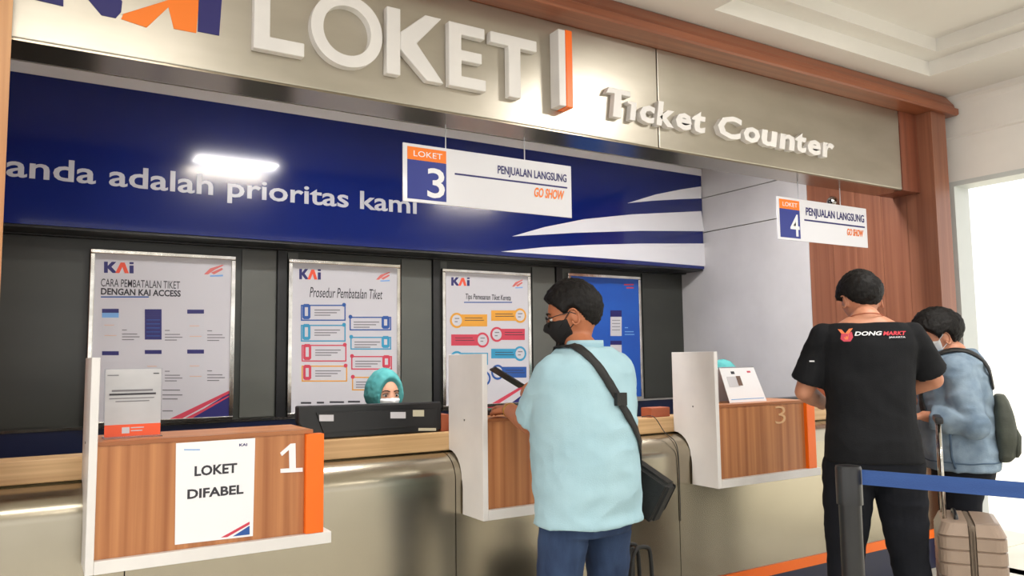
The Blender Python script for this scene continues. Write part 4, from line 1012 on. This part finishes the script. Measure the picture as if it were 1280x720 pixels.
def chair(x, y, label):
    t = thing('office_chair', (x, y, 0), label, 'chair', 'office chairs of the clerks')
    mk_ = mk
    bm = bmesh.new(); lathe(bm, [(.001, .27), (.2, .27), (.23, .285), (.23, .3), (.2, .31), (.001, .31)], (0, 0, 0), 24); mk('seat', bm, BLACK, t, True)
    bm = bmesh.new(); loft(bm, [(.55, 0, .2, .17, .02), (.6, 0, .21, .2, .028), (.85, 0, .235, .2, .028), (.93, 0, .245, .15, .02)], 24, 3); mk('backrest', bm, BLACK, t, True)
    bm = bmesh.new(); tube(bm, [(0, .1, .265), (0, .25, .3), (0, .27, .6)], .02, 8); mk('back_bracket', bm, BLACK, t, True)
    bm = bmesh.new(); tube(bm, [(0, 0, .08), (0, 0, .272)], .03, 12); mk('column', bm, BLACK, t, True)
    for k in range(5):
        a = 2*PI*k/5; bm = bmesh.new(); tube(bm, [(0, 0, .09), (math.cos(a)*.26, math.sin(a)*.26, .06)], [.022, .014], 8); lg_ = mk('leg', bm, BLACK, t, True)
        bm = bmesh.new(); tube(bm, [(math.cos(a)*.26-.012, math.sin(a)*.26, .028), (math.cos(a)*.26+.012, math.sin(a)*.26, .028)], .0275, 12); mk('caster', bm, BLACK, lg_, True)
chair(1.66, 4.04, 'black office chair under the clerk behind the monitor')
chair(4.27, 4.04, 'black office chair under the clerk behind the desk calendar')
mk = mk_world

# ------------------------------------------------------------------ suitcase, bollards, belt, floor bag
def local_thing(name, loc, rz, label, cat, group=None): return thing(name, loc, label, cat, group, rz)
sc = local_thing('suitcase', (3.505, 1.93, 0), math.radians(-57), 'taupe ribbed hard-shell suitcase with raised handle standing in front of the denim jacket', 'suitcase')
mk = _mk_local
SW, SD, SH, S0 = .255, .36, .665, .055      # width seen, depth, top, bottom
for s in (-1, 1):
    bm = bmesh.new(); x0, x1 = (s*.016, s*SW/2)
    pts = []
    def rr(hw, hd, r, n=6):
        out = []
        return out
    # ribbed shell: stacked rounded slices, a narrow recess between ribs
    zs = []; z = S0; hgt = SH-S0; nrib = 11
    lo_, hi_ = min(x0, x1), max(x0, x1)
    cx = (lo_+hi_)/2; hx = (hi_-lo_)/2
    prof = []
    for i in range(nrib):
        a = S0+hgt*i/nrib; b = S0+hgt*(i+1)/nrib
        prof += [(a+.0005, -.007), (a+.005, 0), (b-.005, 0), (b-.0005, -.007)]
    rs = []
    for z, off in prof:
        e = min(z-S0, SH-z); rnd = .045
        q = 0 if e > rnd else rnd-math.sqrt(max(0, rnd*rnd-(rnd-e)**2))
        hw = hi_-lo_ if False else hx
        outx = (SW/2+off-q*.8)
        inx = .014
        hy = SD/2+off-q
        c = .045
        # outline of half shell: flat at the zip side, rounded at the outer side
        pl = [(inx, -hy), (outx-c, -hy)] + [(outx-c+c*math.sin(a_), -hy+c-c*math.cos(a_)) for a_ in [PI/2*j/5 for j in range(1, 6)]] + \
             [(outx-c+c*math.cos(a_), hy-c+c*math.sin(a_)) for a_ in [PI/2*j/5 for j in range(0, 5)]] + [(outx-c, hy), (inx, hy)]
        rs.append([bm.verts.new((s*x, y, z)) for x, y in pl])
    bridge(bm, rs); mk('shell', bm, CASE, sc)
bm = bmesh.new(); box(bm, (-.0135, -SD/2+.004, S0+.01), (.0135, SD/2-.004, SH-.008), .01); mk('zip_band', bm, mat('zip_tape', (112, 98, 84), .7), sc)
for s in (-1, 1):
    bm = bmesh.new(); tube(bm, [(s*.006, -SD/2-.0005, S0+.02), (s*.006, -SD/2-.0005, SH-.03)], .003, 6); mk('zip_piping', bm, mat('zip_tape', (112, 98, 84), .7), sc)
for x in (-.1, .1):
    for y in (-.17, .17):
        bm = bmesh.new(); tube(bm, [(x-.012, y, .027), (x+.012, y, .027)], .0265, 14); mk('wheel', bm, BLACK, sc, True)
        bm = bmesh.new(); box(bm, (x-.016, y-.014, .03), (x+.016, y+.014, S0), .003); mk('wheel_fork', bm, BLACK, sc)
hx_ = -SW/2+.035
for y in (-.075, .075):
    bm = bmesh.new(); tube(bm, [(hx_, y, SH-.03), (hx_, y, 1.075)], .0085, 12); mk('handle_tube', bm, CHROME, sc, True)
bm = bmesh.new(); box(bm, (hx_-.017, -.105, 1.065), (hx_+.017, .105, 1.095), .01); mk('handle_grip', bm, BLACK, sc)
bm = bmesh.new(); tube(bm, smooth_path([(-.05, -.09, SH-.012), (-.05, -.07, SH+.012), (-.05, .07, SH+.012), (-.05, .09, SH-.012)], 5), .009, 10); mk('carry_handle', bm, BLACK, sc, True)

def bollard(loc, label):
    t = local_thing('bollard', loc, 0, label, 'bollard', 'belt bollards')
    bm = bmesh.new(); lathe(bm, [(.001, 0), (.17, 0), (.17, .012), (.155, .022), (.05, .035), (.001, .035)], (0, 0, 0), 40); mk('base', bm, POLEM, t, True)
    bm = bmesh.new(); lathe(bm, [(.001, .035), (.034, .035), (.034, .90), (.001, .90)], (0, 0, 0), 32); o = mk('post', bm, POLEM, t, True); o.modifiers.new('e', 'EDGE_SPLIT')
    bm = bmesh.new(); lathe(bm, [(.001, .9), (.0395, .9), (.0395, 1.012), (.037, 1.02), (.001, 1.022)], (0, 0, 0), 32); o = mk('belt_head', bm, POLEM, t, True); o.modifiers.new('e', 'EDGE_SPLIT')
    return t
P1 = Vector((2.245, 1.605, 0)); P2 = Vector((2.84, -.13, 0))
bollard(P1, 'black belt bollard in the right foreground, left of the man in black')
bollard(P2, 'black belt bollard beyond the right frame edge, holding the far end of the belt')
dv = (P2-P1).normalized(); a = P1+dv*.0405; b = P2-dv*.0405; sd_ = dv.cross(Vector((0, 0, 1)))*.0012
bm = bmesh.new(); rs = []
for i in range(13):
    t = i/12; p = a.lerp(b, t); sg = .006
    rs.append([bm.verts.new(p+sd_+Vector((0, 0, .958+sg))), bm.verts.new(p-sd_+Vector((0, 0, .958+sg))), bm.verts.new(p-sd_+Vector((0, 0, 1.004+sg))), bm.verts.new(p+sd_+Vector((0, 0, 1.004+sg)))])
bridge(bm, rs); mk = mk_world
tag(mk('barrier_belt', bm, TAPE, None), 'blue retractable belt stretched from the black bollard across the right side', 'barrier belt')
mk = _mk_local
# black travel bag with loop handles on the floor
tb = local_thing('travel_bag', (2.13, 2.52, 0), math.radians(10), 'black travel bag whose loop handles rise beside the jeans of the man in pale blue', 'bag')
bm = bmesh.new(); loft(bm, [(.002, 0, 0, .14, .08), (.02, 0, 0, .15, .09), (.3, 0, 0, .15, .09), (.42, 0, 0, .14, .07), (.44, 0, 0, .12, .04)], 28, 3.5); mk('bag_body', bm, BAGM, tb, True)
for y in (-.03, .035):
    bm = bmesh.new(); tube(bm, smooth_path([(-.07, y, .40), (-.062, y, .52), (-.035, y, .60), (.03, y, .605), (.06, y, .57), (.07, y, .40)], 6), .0085, 10); mk('loop_handle', bm, BAGM, tb, True)
bm = bmesh.new(); box(bm, (-.02, .018, .43), (.02, .05, .60), .005); mk('handle_wrap', bm, BAGM, tb)
mk = mk_world
